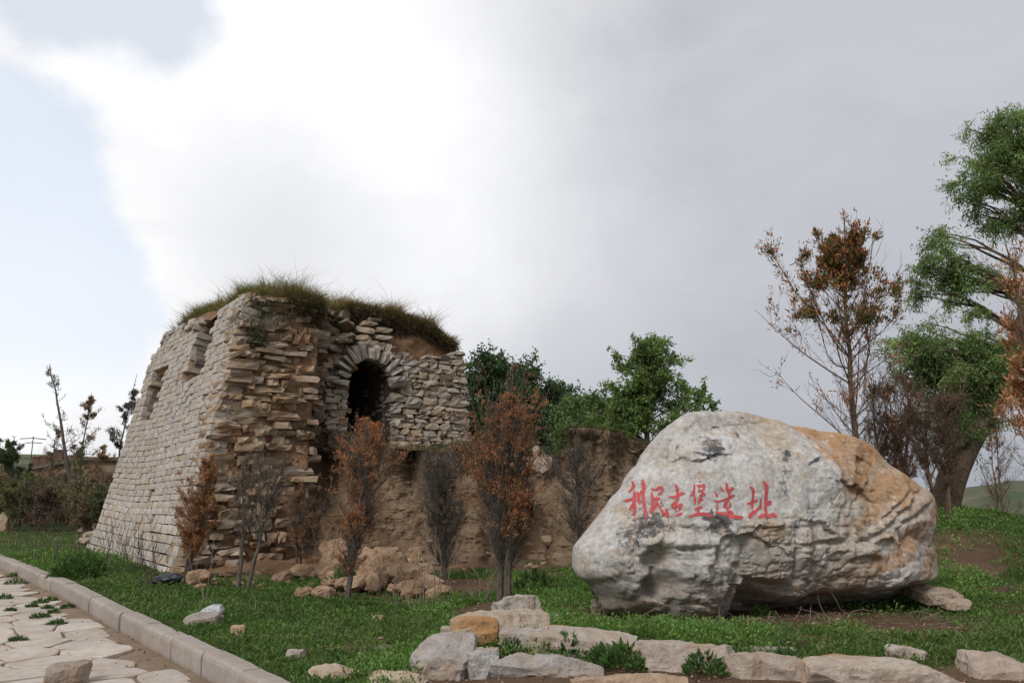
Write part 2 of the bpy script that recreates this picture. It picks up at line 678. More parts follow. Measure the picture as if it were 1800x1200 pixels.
T_PIER = front_tz(548, 750, 0.15)[0]
T_END = front_tz(825, 700, D_ARCH)[0]
T_END_TOP = front_tz(820, 616, D_ARCH)[0]
Z_LEDGE = front_tz(760, 778, D_ARCH)[1]
arch_l = front_tz(613, 740, D_ARCH)[0]
arch_r = front_tz(689, 740, D_ARCH)[0]
arch_c = 0.5 * (arch_l + arch_r)
arch_R = 0.5 * (arch_r - arch_l)
arch_top = front_tz(652, 634, D_ARCH)[1]
arch_spring = arch_top - arch_R * 1.12
arch_bot = front_tz(650, 768, D_ARCH)[1]
print('pier', T_PIER, 'end', T_END, T_END_TOP, 'ledge', Z_LEDGE, 'arch', arch_l, arch_r, arch_top, arch_spring, arch_bot, 'tops', ztop_face(1), ztop_face(6), ztop_front(1), ztop_front(5))

SLOTS = []
for quad in ([(268, 662), (291, 650), (268, 722), (244, 742)], [(350, 572), (378, 562), (350, 656), (324, 662)]):
    q = [face_sz(*p) for p in quad]
    SLOTS.append((q[1][0], q[0][0], q[2][0], q[3][0], min(q[2][1], q[3][1]), max(q[0][1], q[1][1])))   # s near top, s far top, near bottom, far bottom, z0, z1


def in_slot(s, z, pad=0.0):
    for k, (n1, f1, n0, f0, z0, z1) in enumerate(SLOTS):
        w = np.clip((z - z0) / (z1 - z0), 0, 1)
        sn = n0 + (n1 - n0) * w
        sf = f0 + (f1 - f0) * w
        if z0 - pad < z < z1 + pad and sn - pad < s < sf + pad:
            return True
    return False


def in_arch(t, z, pad=0.0):
    R = arch_R + pad
    return ((np.abs(t - arch_c) < R) & (z < arch_spring)) | (((t - arch_c) / R) ** 2 + (np.maximum(z - arch_spring, 0) / (arch_top - arch_spring + pad)) ** 2 < 1)


# ------------------------------------------------------------------ ground height
BOUL_L = G(1120, 1092, 0.08)
BOUL_R = G(1610, 1068, 0.08)
KERB_OUT = [(-160, 925), (-70, 945), (0, 965.5), (75, 997), (149, 1026), (243, 1070), (311, 1099), (420, 1146), (529, 1194), (640, 1243), (800, 1315), (1100, 1450)]
KERB_IN = [(-160, 936), (-70, 957), (0, 979.5), (68, 1007.5), (128, 1032), (215, 1079), (286, 1110), (383, 1160), (448, 1192), (550, 1246), (700, 1325), (980, 1470)]
K_Z = 0.03
PAVE_Z = -0.17
kin = np.array([G(x, y, K_Z)[:2] for x, y in KERB_IN])
# smooth the kerb line
kt = np.concatenate([[0], np.cumsum(np.linalg.norm(np.diff(kin, axis=0), axis=1))])
kk = np.linspace(0, kt[-1], 300)
kx = np.interp(kk, kt, kin[:, 0])
ky = np.interp(kk, kt, kin[:, 1])
for _ in range(60):
    kx[1:-1] = (kx[:-2] + kx[1:-1] * 2 + kx[2:]) / 4
    ky[1:-1] = (ky[:-2] + ky[1:-1] * 2 + ky[2:]) / 4
KL = np.stack([kx, ky], 1)
KT = unit(np.gradient(KL, axis=0))
KN = np.stack([-KT[:, 1], KT[:, 0]], 1)          # side normal
if np.mean(KN[:, 1]) < 0:
    KN = -KN                                      # towards the grass
KW = 0.17


def kerb_side(x, y):
    """signed distance to the kerb's pavement-side line, positive on the grass side"""
    p = np.stack([np.ravel(x), np.ravel(y)], 1)
    out = np.empty(len(p))
    for i in range(0, len(p), 20000):
        q = p[i:i + 20000]
        dd = ((q[:, None] - KL[None]) ** 2).sum(2)
        j = dd.argmin(1)
        e = q - KL[j]
        sgn = (e * KN[j]).sum(1)
        out[i:i + 20000] = np.where(np.abs(sgn) > 0, np.sign(sgn) * np.sqrt(dd[np.arange(len(q)), j]), 0)
    return out.reshape(np.shape(x))


def ground_z(x, y):
    x = np.asarray(x, float)
    y = np.asarray(y, float)
    z = 0.035 * fbm(np.stack([x.ravel(), y.ravel(), 0 * x.ravel()], 1), 0.7, 3, 3).reshape(x.shape)
    z = z * sstep(np.hypot(x, y), 3, 7)
    # raised bed behind the row of blocks, in front of and under the boulder
    bed = sstep(x, -0.9, -0.1) * sstep(y, 5.75, 6.5) * (1 - sstep(y, 10, 13))
    z = z + 0.06 * bed
    z = z + 0.09 * sstep(x, -1.5, 0.5) * np.exp(-((y - 6.5) / 0.6) ** 2) * sstep(x, -0.8, 0.2)
    # mound on the right that carries the willow
    z = z + 0.86 * np.exp(-(((x - 7.4) / 2.4) ** 2 + ((y - 13.8) / 3.2) ** 2))
    z = z + 0.10 * sstep(x, 3.5, 9) * sstep(y, 8.5, 13) * (1 - sstep(x, 11, 15))
    # the land falls away beyond it
    z = z - 4.5 * sstep(x + 0.35 * (y - 15), 9.0, 22) * sstep(y, 9, 20) - 2.0 * sstep(y, 16, 30) * sstep(x, 4, 9)
    z = z - 2.5 * sstep(y, 24, 60) * sstep(x, -12, 4)
    # rise under the bank of the ruin
    # distant hills
    r = np.hypot(x, y)
    az = np.degrees(np.arctan2(x, y))
    hl = 24 * np.exp(-((az + 31) / 13) ** 2) + 15 * np.exp(-((az + 2) / 10) ** 2)
    hr = 13.0 * np.exp(-((az - 33.0) / 7) ** 2) + 5 * np.exp(-((az - 45) / 9) ** 2)
    z = z + hl * sstep(r, 330, 640) + hr * sstep(r, 170, 360)
    wob = fbm(np.stack([x.ravel(), y.ravel(), 0 * x.ravel()], 1), 0.008, 4, 9).reshape(x.shape)
    z = z + wob * 3.2 * sstep(r, 80, 330)
    return z


def build_ground():
    def axis(lo, hi, fine_lo, fine_hi, step, grow=1.13):
        a = list(np.arange(fine_lo, fine_hi, step))
        s, x = step, a[-1]
        while x < hi:
            s *= grow
            x += s
            a.append(x)
        s, x = step, a[0]
        b = []
        while x > lo:
            s *= grow
            x -= s
            b.append(x)
        return np.array(b[::-1] + a)
    xs = axis(-1500, 1500, -13, 13, 0.1)
    ys = axis(-60, 1700, 3.0, 19, 0.1)
    X, Y = np.meshgrid(xs, ys, indexing='ij')
    Z = ground_z(X, Y)
    ks = np.full(X.shape, 50.0)
    near = (np.abs(X) < 30) & (Y < 40)
    ks[near] = kerb_side(X[near], Y[near])
    # left of the kerb is the paved road's bed, a little lower
    near2 = ks < KW * 0.6
    Z = np.where(near2, PAVE_Z - 0.05, Z)
    cl = fbm(np.stack([X.ravel(), Y.ravel(), 0 * X.ravel()], 1), 5, 3, 21).reshape(X.shape)
    Z = Z + np.where(~near2, 0.012 * cl * (np.hypot(X, Y) < 25), 0)
    g = grass_mask(X, Y)
    far = sstep(np.hypot(X, Y), 40, 120)
    tint = np.stack([g.ravel(), far.ravel(), 0 * g.ravel()], 1)
    v = np.stack([X, Y, Z], -1).reshape(-1, 3)
    me = mesh_np('ground', v, grid_faces(len(xs), len(ys)), M_GROUND, True, tint)
    tag(link('ground', me), kind='structure')


def ell(x, y, cx, cy, rx, ry, rot=0.0):
    c, s = math.cos(rot), math.sin(rot)
    a = ((x - cx) * c + (y - cy) * s) / rx
    b = (-(x - cx) * s + (y - cy) * c) / ry
    return a * a + b * b


_bc = (BOUL_L + BOUL_R) / 2
_dirt = G(1560, 1105, 0.08)
_dirt2 = G(1440, 1190, 0.0)
_path1 = G(1690, 985, 0.3)


def grass_mask(x, y):
    x = np.asarray(x, float)
    y = np.asarray(y, float)
    g = np.ones(x.shape)
    n = fbm(np.stack([x.ravel(), y.ravel(), 0 * x.ravel()], 1), 1.3, 4, 12).reshape(x.shape)
    g = g - 1.0 * np.exp(-ell(x, y, _dirt[0] - 0.1, _dirt[1] - 0.05, 1.25, 0.55) * 1.2 + n * 0.5)
    g = g - 0.9 * np.exp(-ell(x, y, _bc[0] - 0.3, _bc[1] + 0.1, 2.3, 0.9) * 0.9)
    g = g - 0.9 * np.exp(-ell(x, y, _dirt2[0] - 0.6, 5.2, 2.4, 0.75) * 1.0)      # bare soil before the blocks
    g = g - 1.0 * sstep(x, -0.75, -0.5) * sstep(y, 6.05, 5.75) * (1 - sstep(x, 3.2, 3.8)) * (0.9 + 0.5 * n)
    g = g - 0.75 * np.exp(-ell(x, y, _path1[0], _path1[1], 1.2, 1.3) * 1.0 + n)
    g = g - 0.9 * np.exp(-ell(x, y, -3.3, 12.9, 2.6, 1.1, 0.35) * 1.2 + n * 0.6)  # soil washed out of the ruin
    g = g - 0.8 * np.exp(-ell(x, y, -0.6, 13.8, 3.4, 0.8) * 1.4 + n * 0.6)
    nn_ = fbm(np.stack([x.ravel(), y.ravel(), 0 * x.ravel() + 5], 1), 0.55, 4, 14).reshape(x.shape)
    g = g + 0.30 * n - 0.02 - (0.8 - 0.35 * sstep(x, 0.5, 2.0)) * sstep(nn_ + 0.25 * n, 0.20, 0.46)
    g = np.where((y > 14.5) & (x > -4.5) & (x < 5.5), 0.2, g)
    return np.clip(g, 0, 1)


build_ground()

# ------------------------------------------------------------------ road: bed, kerb, paving stones
def build_road():
    # bed of dust
    n = 60
    K2 = KL[::5]
    N2 = KN[::5]
    m = len(K2)
    offs = np.linspace(0.02, -9.0, n)
    pts = K2[:, None] + N2[:, None] * offs[None, :, None]
    # the offset curves only need to cover the road side; far offsets are pulled straight down-left
    base = K2[:, None] + np.array([-0.75, -0.66])[None, None] * (-offs)[None, :, None]
    w = sstep(-offs, 0.3, 2.0)[None, :, None]
    pts = pts * (1 - w) + base * w
    z = PAVE_Z - 0.012 + 0.03 * np.exp(-(offs / 0.16) ** 2)[None, :] + 0.008 * fbm(np.concatenate([pts.reshape(-1, 2), np.zeros((m * n, 1))], 1), 4, 3, 4).reshape(m, n)
    v = np.concatenate([pts, z[..., None]], -1).reshape(-1, 3)
    me = mesh_np('road', v, grid_faces(m, n)[:, ::-1], M_PATH, True)
    tag(link('road', me), kind='structure')
    road = COL.objects['road']
    # paving stones: jittered voronoi cells, clipped and lifted
    r = np.random.default_rng(11)
    seeds = []
    sx, sy = 0.50, 0.44
    for i in range(-34, 8):
        for j in range(3, 50):
            x = (i + 0.5 * (j % 2)) * sx + r.uniform(-0.15, 0.15)
            y = j * sy + r.uniform(-0.13, 0.13)
            seeds.append((x, y))
    seeds = np.array(seeds)
    ks = kerb_side(seeds[:, 0], seeds[:, 1])
    left = (seeds[:, 0] * 1.0 > -16)
    keep = (ks < 0.25) & (ks > -7) & left
    px, py = proj(np.stack([seeds[:, 0], seeds[:, 1], np.full(len(seeds), PAVE_Z)], 1))
    vis = keep & (ks < -0.16) & (px > -140) & (px < 620) & (py < 1330) & (py > 960)
    cnt = 0
    for i in np.where(vis)[0]:
        c = seeds[i]
        poly = [c + np.array(q) for q in ((-1, -1), (1, -1), (1, 1), (-1, 1))]
        dd = np.linalg.norm(seeds - c, axis=1)
        for j in np.argsort(dd)[1:14]:
            mid = (seeds[j] + c) / 2
            nn = (seeds[j] - c) / dd[j]
            mid = mid - nn * r.uniform(0.006, 0.015)
            new = []
            for a in range(len(poly)):
                p, q = poly[a], poly[(a + 1) % len(poly)]
                dp, dq = (p - mid) @ nn, (q - mid) @ nn
                if dp <= 0:
                    new.append(p)
                if dp * dq < 0:
                    new.append(p + (q - p) * dp / (dp - dq))
            poly = new
            if len(poly) < 3:
                break
        if len(poly) < 3:
            continue
        jk = ((KL - c) ** 2).sum(1).argmin()
        lim = KL[jk] - KN[jk] * r.uniform(0.04, 0.12)
        new = []
        for a in range(len(poly)):
            p, q = poly[a], poly[(a + 1) % len(poly)]
            dp, dq = (p - lim) @ KN[jk], (q - lim) @ KN[jk]
            if dp <= 0:
                new.append(p)
            if dp * dq < 0:
                new.append(p + (q - p) * dp / (dp - dq))
        poly = new
        if len(poly) < 3:
            continue
        poly = np.array(poly)
        if np.ptp(poly[:, 0]) * np.ptp(poly[:, 1]) < 0.015:
            continue
        c = poly.mean(0)
        # round the corners
        out = []
        L = len(poly)
        for a in range(L):
            p, q, o = poly[a], poly[(a + 1) % L], poly[a - 1]
            out.append(p + (o - p) * 0.14)
            out.append(p + (q - p) * 0.14)
        out = np.array(out) + r.normal(size=(2 * L, 2)) * 0.006
        K = len(out)
        h = 0.012 + r.uniform(0, 0.012)
        tl = r.normal(size=2) * 0.010
        inn = c + (out - c) * 0.94
        in2 = c + (out - c) * 0.5
        def zz(p, b):
            return b + (p - c) @ tl
        v = np.concatenate([
            np.column_stack([out - c, np.full(K, -0.04)]),
            np.column_stack([out - c, zz(out, h - 0.006)]),
            np.column_stack([inn - c, zz(inn, h)]),
            np.column_stack([in2 - c, zz(in2, h) + r.normal(size=K) * 0.002]),
            [[0, 0, h]]])
        a = np.arange(K)
        b = (a + 1) % K
        q = np.concatenate([np.stack([a + k * K, b + k * K, b + (k + 1) * K, a + (k + 1) * K], 1) for k in range(3)])
        tr = np.stack([a + 3 * K, b + 3 * K, np.full(K, 4 * K)], 1)
        me = mesh_np('paving_stone', v, [q, tr], M_SLAB)
        o = link('paving_stone', me, road, (c[0], c[1], PAVE_Z))
        g = 0.52 + r.uniform(-0.06, 0.06)
        o.color = (g, g * 0.885, g * 0.775, 1)
        cnt += 1
    print('paving', cnt)
    # kerb stones
    kroot = thing('kerb', (0, 0, 0), 'long curved kerb of pale concrete edging blocks between paving and grass', 'kerb')
    step = np.linalg.norm(np.diff(KL, axis=0), axis=1)
    acc = np.concatenate([[0], np.cumsum(step)])
    a = 0.3
    jn = 0
    while a < acc[-1] - 1.2:
        Lb = 0.82 + r.uniform(-0.06, 0.10)
        ts = np.linspace(a + 0.006, a + Lb - 0.006, 9)
        cx = np.interp(ts, acc, KL[:, 0])
        cy = np.interp(ts, acc, KL[:, 1])
        nx = np.interp(ts, acc, KN[:, 0])
        ny = np.interp(ts, acc, KN[:, 1])
        dz = r.normal() * 0.004
        dn = r.normal() * 0.005
        prof = [(0.015, PAVE_Z - 0.05), (0.0, PAVE_Z + 0.04), (-0.002, K_Z - 0.045), (0.004, K_Z - 0.02), (0.026, K_Z), (KW * 0.5, K_Z + 0.002), (KW - 0.02, K_Z), (KW, K_Z - 0.02), (KW, -0.12)]
        ctr = np.array([cx.mean(), cy.mean(), 0])
        rings = []
        for k in range(9):
            rings.append([(cx[k] + nx[k] * (u + dn), cy[k] + ny[k] * (u + dn), zz + dz) for u, zz in prof])
        v = np.array(rings).reshape(-1, 3) - ctr
        v += 0.004 * fbm(v + a, 9, 2, 3)[:, None] * np.array([1, 1, 0.6])
        f = [grid_faces(9, len(prof))]
        cap = np.array([list(range(len(prof)))])
        cap2 = np.array([list(range(8 * len(prof), 9 * len(prof)))[::-1]])
        me = mesh_np('kerb_stone', v, f + [cap, cap2], M_KERB)
        o = link('kerb_stone', me, kroot, tuple(ctr))
        g = 0.37 + r.uniform(-0.03, 0.03)
        o.color = (g, g * 0.88, g * 0.79, 1)
        a += Lb
        jn += 1
    print('kerb', jn)


build_road()


# ------------------------------------------------------------------ small stone shapes for walls
def small_stone(n, seed, jit, k=8.0, skew=0.1):
    v, f = cgrid(*n)
    v = v.copy()
    nr = (np.abs(v) ** k).sum(1) ** (1 / k)
    v /= nr[:, None]
    r = np.random.default_rng(seed)
    v[:, 0] += v[:, 2] * r.normal() * skew + v[:, 1] * r.normal() * skew * 0.6
    v[:, 2] += v[:, 0] * r.normal() * skew * 0.5
    for ax in range(3):
        v[:, ax] *= 1 + 0.12 * r.normal() * v[:, (ax + 1) % 3] * (0.05 if k > 30 else 1.0)
    v += r.normal(size=v.shape) * jit
    return v, f


SH_FACE = [small_stone((3, 2, 2), 100 + i, 0.020, 40, 0.012) for i in range(18)]
SH_SLAB = [small_stone((3, 2, 2), 200 + i, 0.075, 24, 0.06) for i in range(24)]
SH_RUBB = [small_stone((3, 2, 2), 300 + i, 0.085, 10, 0.08) for i in range(24)]
_me = {}


def shape_mesh(kind, i):
    key = (kind, i)
    if key not in _me:
        sh, mt = {'facing': (SH_FACE, M_FACE), 'slab': (SH_SLAB, M_RUB), 'rubble': (SH_RUBB, M_ARCH)}[kind]
        v, f = sh[i]
        _me[key] = mesh_np('%s_stone' % kind, v, f, mt)
    return _me[key]


def place_stones(recs, kind, part_name, parent, origin, matj, limit=298, stuff_name=None):
    """recs: (centre, ax, ay, az, half sizes, colour, shape index); the largest in view become objects, the rest one mesh"""
    area = []
    for c, ax, ay, az, h, colr, si in recs:
        dist = np.linalg.norm(c - CAM)
        vd = (CAM - c) / dist
        ar = (abs(vd @ ax) * h[1] * h[2] + abs(vd @ ay) * h[0] * h[2] + abs(vd @ az) * h[0] * h[1]) / dist ** 2
        area.append(ar)
    order = np.argsort(area)[::-1]
    sp = Soup()
    for rank, i in enumerate(order):
        c, ax, ay, az, h, colr, si = recs[i]
        if rank < limit:
            R = np.eye(4)
            R[:3, 0], R[:3, 1], R[:3, 2] = ax * h[0], ay * h[1], az * h[2]
            R[:3, 3] = c - origin
            o = link(part_name, shape_mesh(kind, si), parent, mat4=Matrix(R.tolist()))
            o.color = (*colr, 1)
        else:
            v, f = {'facing': SH_FACE, 'slab': SH_SLAB, 'rubble': SH_RUBB}[kind][si]
            w = c + v[:, :1] * ax * h[0] + v[:, 1:2] * ay * h[1] + v[:, 2:] * az * h[2]
            sp.add(w, f, colr)
    if sp.k:
        o = link(stuff_name, sp.build(stuff_name, matj, origin=origin), parent)
        tag(o, kind='stuff')
    print(part_name, len(recs))


def rotm(ax, ay, az, r, yaw, roll, pitch):
    def rot(a, b, th):
        return a * math.cos(th) + b * math.sin(th), b * math.cos(th) - a * math.sin(th)
    ax, ay = rot(ax, ay, r.normal() * yaw)
    ax, az = rot(ax, az, r.normal() * roll)
    ay, az = rot(ay, az, r.normal() * pitch)
    return ax, ay, az


TOW = thing('ruined_watchtower', tuple(A0), 'ruined battered stone watchtower with an arched doorway and grass growing on its broken top', 'watchtower')
wall_face = link('stone_facing', None, TOW)
wall_front = link('broken_wall', None, TOW)
wall_arch = link('arched_wall', None, TOW)


def s_near(z):
    return 0.10 * z


def s_far(z):
    return FL - 0.02 * z


def build_tower():
    r = np.random.default_rng(5)
    up = unit(BAT * VV + ZZ)
    outn = unit(np.cross(up, UU))
    if outn @ VV > 0:
        outn = -outn
    recs = []
    z, row = -0.10, 0
    while z < 5.3:
        h = (0.155 if row < 3 else 0.14 if row < 6 else 0.116) * r.uniform(0.93, 1.07)
        s = s_near(z) + r.uniform(-0.02, 0.04)
        step = 0.028 * max(0, 3 - row)
        while s < s_far(z) - 0.05:
            L = r.uniform(0.22, 0.44) if row > 3 else r.uniform(0.26, 0.44)
            if s + L > s_far(z):
                L = s_far(z) - s
            if L < 0.1:
                break
            sm = s + L / 2
            zm = z + h / 2 + 0.035 * math.sin(sm * 0.9 + 1) * min(1, z)
            top = float(ztop_face(sm))
            rugged = zm > top - 0.35 and sm > 1.9
            if zm + h / 2 < top + 0.03 and not in_slot(sm, zm, 0.06):
                hh = h
                d = r.normal() * 0.006 - step + (abs(r.normal()) * 0.03 if r.random() < 0.06 else 0)
                if rugged and r.random() < 0.15:
                    s += L
                    continue
                ax, ay, az = rotm(UU, -outn, up, r, 0.008 if not rugged else 0.10, 0.004 if not rugged else 0.05, 0.012)
                g = r.uniform(0.40, 0.50)
                w = r.random()
                base = np.array([g, g * (0.93 - 0.05 * w), g * (0.855 - 0.11 * w)])
                if r.random() < 0.07:
                    base = base * np.array([1.0, 0.90, 0.78])
                if z < 1.1:
                    base = base * 1.10
                dep = 0.16 + r.uniform(0, 0.05)
                c = FACE(sm, zm, d + dep)
                recs.append((c, ax, ay, az, (L / 2 - 0.003, dep, hh / 2 - 0.003), tuple(np.clip(base, 0, 1)), int(r.integers(len(SH_FACE)))))
            s += L
        z += h
        row += 1
    # jambs inside the two slots: stacked stones on both sides
    for (n1, f1, n0, f0, z0, z1) in SLOTS:
        zz = z0
        while zz < z1 - 0.02:
            h = r.uniform(0.11, 0.16)
            w = (zz + h / 2 - z0) / (z1 - z0)
            for sN, sgn in ((n0 + (n1 - n0) * w, -1), (f0 + (f1 - f0) * w, 1)):
                for dd in (0.10, 0.38, 0.66, 0.94):
                    hl = 0.14
                    c = FACE(sN + sgn * (hl - 0.02 + r.uniform(-0.02, 0.02)), zz + h / 2, dd + 0.17)
                    ax, ay, az = rotm(UU, -outn, up, r, 0.08, 0.04, 0.04)
                    g = r.uniform(0.15, 0.26)  # darker than the facing: slot shade put into the stone colour
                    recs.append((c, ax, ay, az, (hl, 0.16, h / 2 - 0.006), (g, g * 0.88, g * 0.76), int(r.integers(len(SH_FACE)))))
            zz += h
    place_stones(recs, 'facing', 'facing_stone', wall_face, A0, M_FACE_J, 298, 'facing_stones_small')

    # ---- broken front: slabs sticking out of the earth core
    recs = []
    z, row = 0.0, 0
    while z < 4.75:
        h = r.uniform(0.085, 0.15)
        t = BAT * z - 0.02 + r.uniform(0, 0.06)
        tp = front_tz(548, 750, 0.15)[0] + 0.09 * (z - 2) + 0.20 * math.sin(z * 3.1) + r.uniform(-0.30, 0.15)
        if z < 0.8:
            tp -= 0.12 * (0.8 - z)
        first = True
        while t < tp:
            L = r.uniform(0.20, 0.60) if r.random() < 0.7 else r.uniform(0.12, 0.25)
            tm = t + L / 2
            zm = z + h / 2 + r.uniform(-0.025, 0.025)
            if zm + h / 2 > ztop_front(tm) + 0.02:
                t += L
                continue
            dens = 0.95 if not (1.0 < tm - BAT * z < 1.9) else 0.84
            if first:
                dens = 1.0
            if r.random() < dens:
                out = abs(r.normal()) * 0.12 - 0.02 + (0.05 if first else 0)
                out = min(out, 0.34)
                out *= 0.8
                if tm > tp - 0.4:
                    out *= 0.6
                dep = r.uniform(0.18, 0.30)
                c = FRONT(tm, zm, front_core_d(tm, zm) - out + dep * 0.9)
                ax, ay, az = rotm(VV, UU, ZZ, r, 0.13, 0.05, 0.07)
                g = r.uniform(0.28, 0.46)
                w = r.random() ** 0.8
                base = 1.08 * np.array([g, g * (0.87 - 0.16 * w), g * (0.71 - 0.26 * w)])
                th = h * (r.uniform(0.36, 0.56) if r.random() < 0.75 else r.uniform(0.5, 0.7))
                recs.append((c, ax, ay, az, (L * 0.5, dep, th), tuple(base), int(r.integers(len(SH_SLAB)))))
            t += L * r.uniform(0.92, 1.1)
            first = False
        z += h * 1.0
        row += 1
    # the collapsed flank between pier and arch: smaller, tumbled
    for _ in range(170):
        px = r.uniform(545, 618)
        py = r.uniform(585, 768) if r.random() < 0.9 else r.uniform(545, 585)
        if px > 604 and py > 650:
            continue
        dd = float(np.interp(px, [545, 575, 618], [0.55, 1.0, 0.85]))
        tm, zm = front_tz(px, py, dd)
        if py > 735 + (px - 545) * 0.4:
            continue
        if py < 640 and r.random() < 0.55:
            continue
        L, h, dep = r.uniform(0.12, 0.36), r.uniform(0.035, 0.08), r.uniform(0.12, 0.22)
        ax, ay, az = rotm(VV, UU, ZZ, r, 0.5, 0.35, 0.25)
        g = r.uniform(0.17, 0.34)
        w = r.random()
        recs.append((FRONT(tm, zm, dd + r.uniform(0, 0.15)), ax, ay, az, (L / 2, dep, h), (g, g * (0.88 - 0.1 * w), g * (0.76 - 0.2 * w)), int(r.integers(len(SH_SLAB)))))
    place_stones(recs, 'slab', 'rubble_slab', wall_front, A0, M_RUB_J, 298, 'rubble_slabs_small')

    # ---- arched wall: tight rubble masonry
    recs = []
    z = Z_LEDGE - 0.25
    prow = 0
    while z < 4.6:
        h = r.uniform(0.10, 0.17)
        t = arch_l - 0.42 + r.uniform(-0.1, 0.08)
        while t < T_END + 0.03:
            L = r.uniform(0.14, 0.40)
            edge = T_END - 0.03 * (z - Z_LEDGE)
            if t > edge - 0.5 and t < edge - 0.2:
                L = edge - t
            if t + L > edge - 0.08:
                L = edge - t
            if L < 0.07:
                break
            tm, zm = t + L / 2, z + h / 2
            left = tm < arch_c
            topw = float(np.interp(tm, *TOPW))
            if zm > topw:
                t += L
                continue
            if in_arch(tm, zm, 0.05 + (0.25 if zm > arch_spring - 0.05 else 0.0)) or (in_arch(t + 0.03, zm, 0.0) or in_arch(t + L - 0.03, zm, 0.0)):
                # trim to the jamb
                if zm < arch_spring - 0.05:
                    if t < arch_l and t + L > arch_l and arch_l - t > 0.09:
                        recs_add(recs, t, arch_l - t, zm, h, r)
                        t = arch_r - 0.0
                        continue
                    if t < arch_r < t + L and t + L - arch_r > 0.09:
                        recs_add(recs, arch_r, t + L - arch_r, zm, h, r)
                t += L
                if zm < arch_spring - 0.05 and arch_l < t < arch_r:
                    t = arch_r
                continue
            # sometimes a course is split in two thin stones
            if h > 0.13 and r.random() < 0.3:
                recs_add(recs, t, L, zm - h * 0.25, h * 0.5, r)
                recs_add(recs, t + r.uniform(-.03, .03), L, zm + h * 0.25, h * 0.5, r)
            else:
                recs_add(recs, t, L, zm, h, r)
            t += L
        z += h
    # stack of stones left standing over the arch
    for (a, b, y0, y1) in STACK:
        t0, z1 = front_tz(a, y0, D_ARCH)
        t1, z0 = front_tz(b, y1, D_ARCH)
        recs_add(recs, t0, t1 - t0, (z0 + z1) / 2, abs(z1 - z0), r)
    # jamb reveals going into the wall
    for k in range(1, 4):
        zz = arch_bot - 0.3
        while zz < arch_spring:
            h = r.uniform(0.10, 0.17)
            for tj, sg in ((arch_l, -1), (arch_r, 1)):
                ax, ay, az = rotm(VV, UU, ZZ, r, 0.05, 0.03, 0.03)
                g = r.uniform(0.24, 0.36)
                recs.append((FRONT(tj + sg * 0.15, zz + h / 2, D_ARCH + 0.17 + k * 0.32), ax, ay, az, (0.15, 0.17, h / 2 - 0.006), (g, g * 0.86, g * 0.7), int(r.integers(len(SH_RUBB)))))
            zz += h
    place_stones(recs, 'rubble', 'wall_stone', wall_arch, A0, M_ARCH_J, 298, 'wall_stones_small')
    # voussoirs
    nv = 15
    sp = []
    for k in range(nv):
        a = PI * (1.0 - (k + 0.5) / nv) + r.normal() * 0.02
        rz = (arch_top - arch_spring)
        cx, cz = arch_c + arch_R * 1.02 * math.cos(a), arch_spring + rz * 1.02 * math.sin(a)
        dirv = math.cos(a) * VV + math.sin(a) * ZZ
        tanv = -math.sin(a) * VV + math.cos(a) * ZZ
        ln = r.uniform(0.25, 0.36)
        cc = FRONT(cx, cz, D_ARCH + 0.14 - r.uniform(0, 0.05)) + dirv * (ln / 2)
        wdt = PI * (arch_R + 0.12) / nv / 2 * r.uniform(0.74, 0.98)
        R = np.eye(4)
        R[:3, 0], R[:3, 1], R[:3, 2] = dirv * ln / 2, UU * 0.2, tanv * wdt
        R[:3, 3] = cc - A0
        o = link('arch_stone', shape_mesh('rubble', int(r.integers(len(SH_RUBB)))), wall_arch, mat4=Matrix(R.tolist()))
        g = r.uniform(0.33, 0.45)
        o.color = (g, g * 0.90, g * 0.78, 1)


def recs_add(recs, t, L, zm, h, r):
    g = r.uniform(0.31, 0.48)
    w = r.random()
    base = np.array([g, g * (0.93 - 0.12 * w), g * (0.84 - 0.26 * w)])
    ax, ay, az = rotm(VV, UU, ZZ, r, 0.05, 0.035, 0.03)
    dep = 0.2
    recs.append((FRONT(t + L / 2, zm + r.uniform(-.012, .012), D_ARCH + dep - r.uniform(-0.01, 0.04)), ax, ay, az, (L / 2 - 0.003, dep, h / 2 * 1.0), tuple(base), int(r.integers(len(SH_RUBB)))))


STACK = [(628, 690, 598, 612), (625, 655, 586, 600), (657, 692, 588, 600), (630, 658, 573, 587), (660, 691, 574, 587), (640, 664, 563, 574), (652, 670, 556, 564)]
_tw = sorted([(front_tz(*q, D_ARCH)) for q in [(590, 665), (604, 650), (622, 618), (640, 606), (690, 606), (700, 622), (740, 630), (780, 628), (800, 614), (826, 612)]])
TOPW = (np.array([q[0] for q in _tw]), np.array([q[1] for q in _tw]))


def front_core_d(t, z):
    """depth of the earth core behind the plane of the broken front"""
    t = np.asarray(t, float)
    z = np.asarray(z, float)
    tp = T_PIER + 0.09 * (z - 2)
    d = 0.06 + 0.0 * t
    d = d + (1.08 - d) * sstep(t, tp - 0.12, tp + 0.22)
    d = d + (D_ARCH + 0.16 - d) * sstep(t, tp + 0.42, tp + 0.75)
    # earth scarp above the arch wall, under the turf
    up = sstep(z, 3.55, 3.95) * sstep(t, tp - 0.1, tp + 0.5)
    d = d + (D_ARCH + 0.30 - d) * up
    p = np.stack([t.ravel() * 1.0, z.ravel(), 0 * t.ravel()], 1)
    d = d + (0.10 * fbm(p, 1.8, 4, 41) + 0.03 * fbm(p, 9, 2, 43)).reshape(t.shape) * np.where((t > tp + 0.5) & (z < 3.9), 0.35, 1.0)
    return d


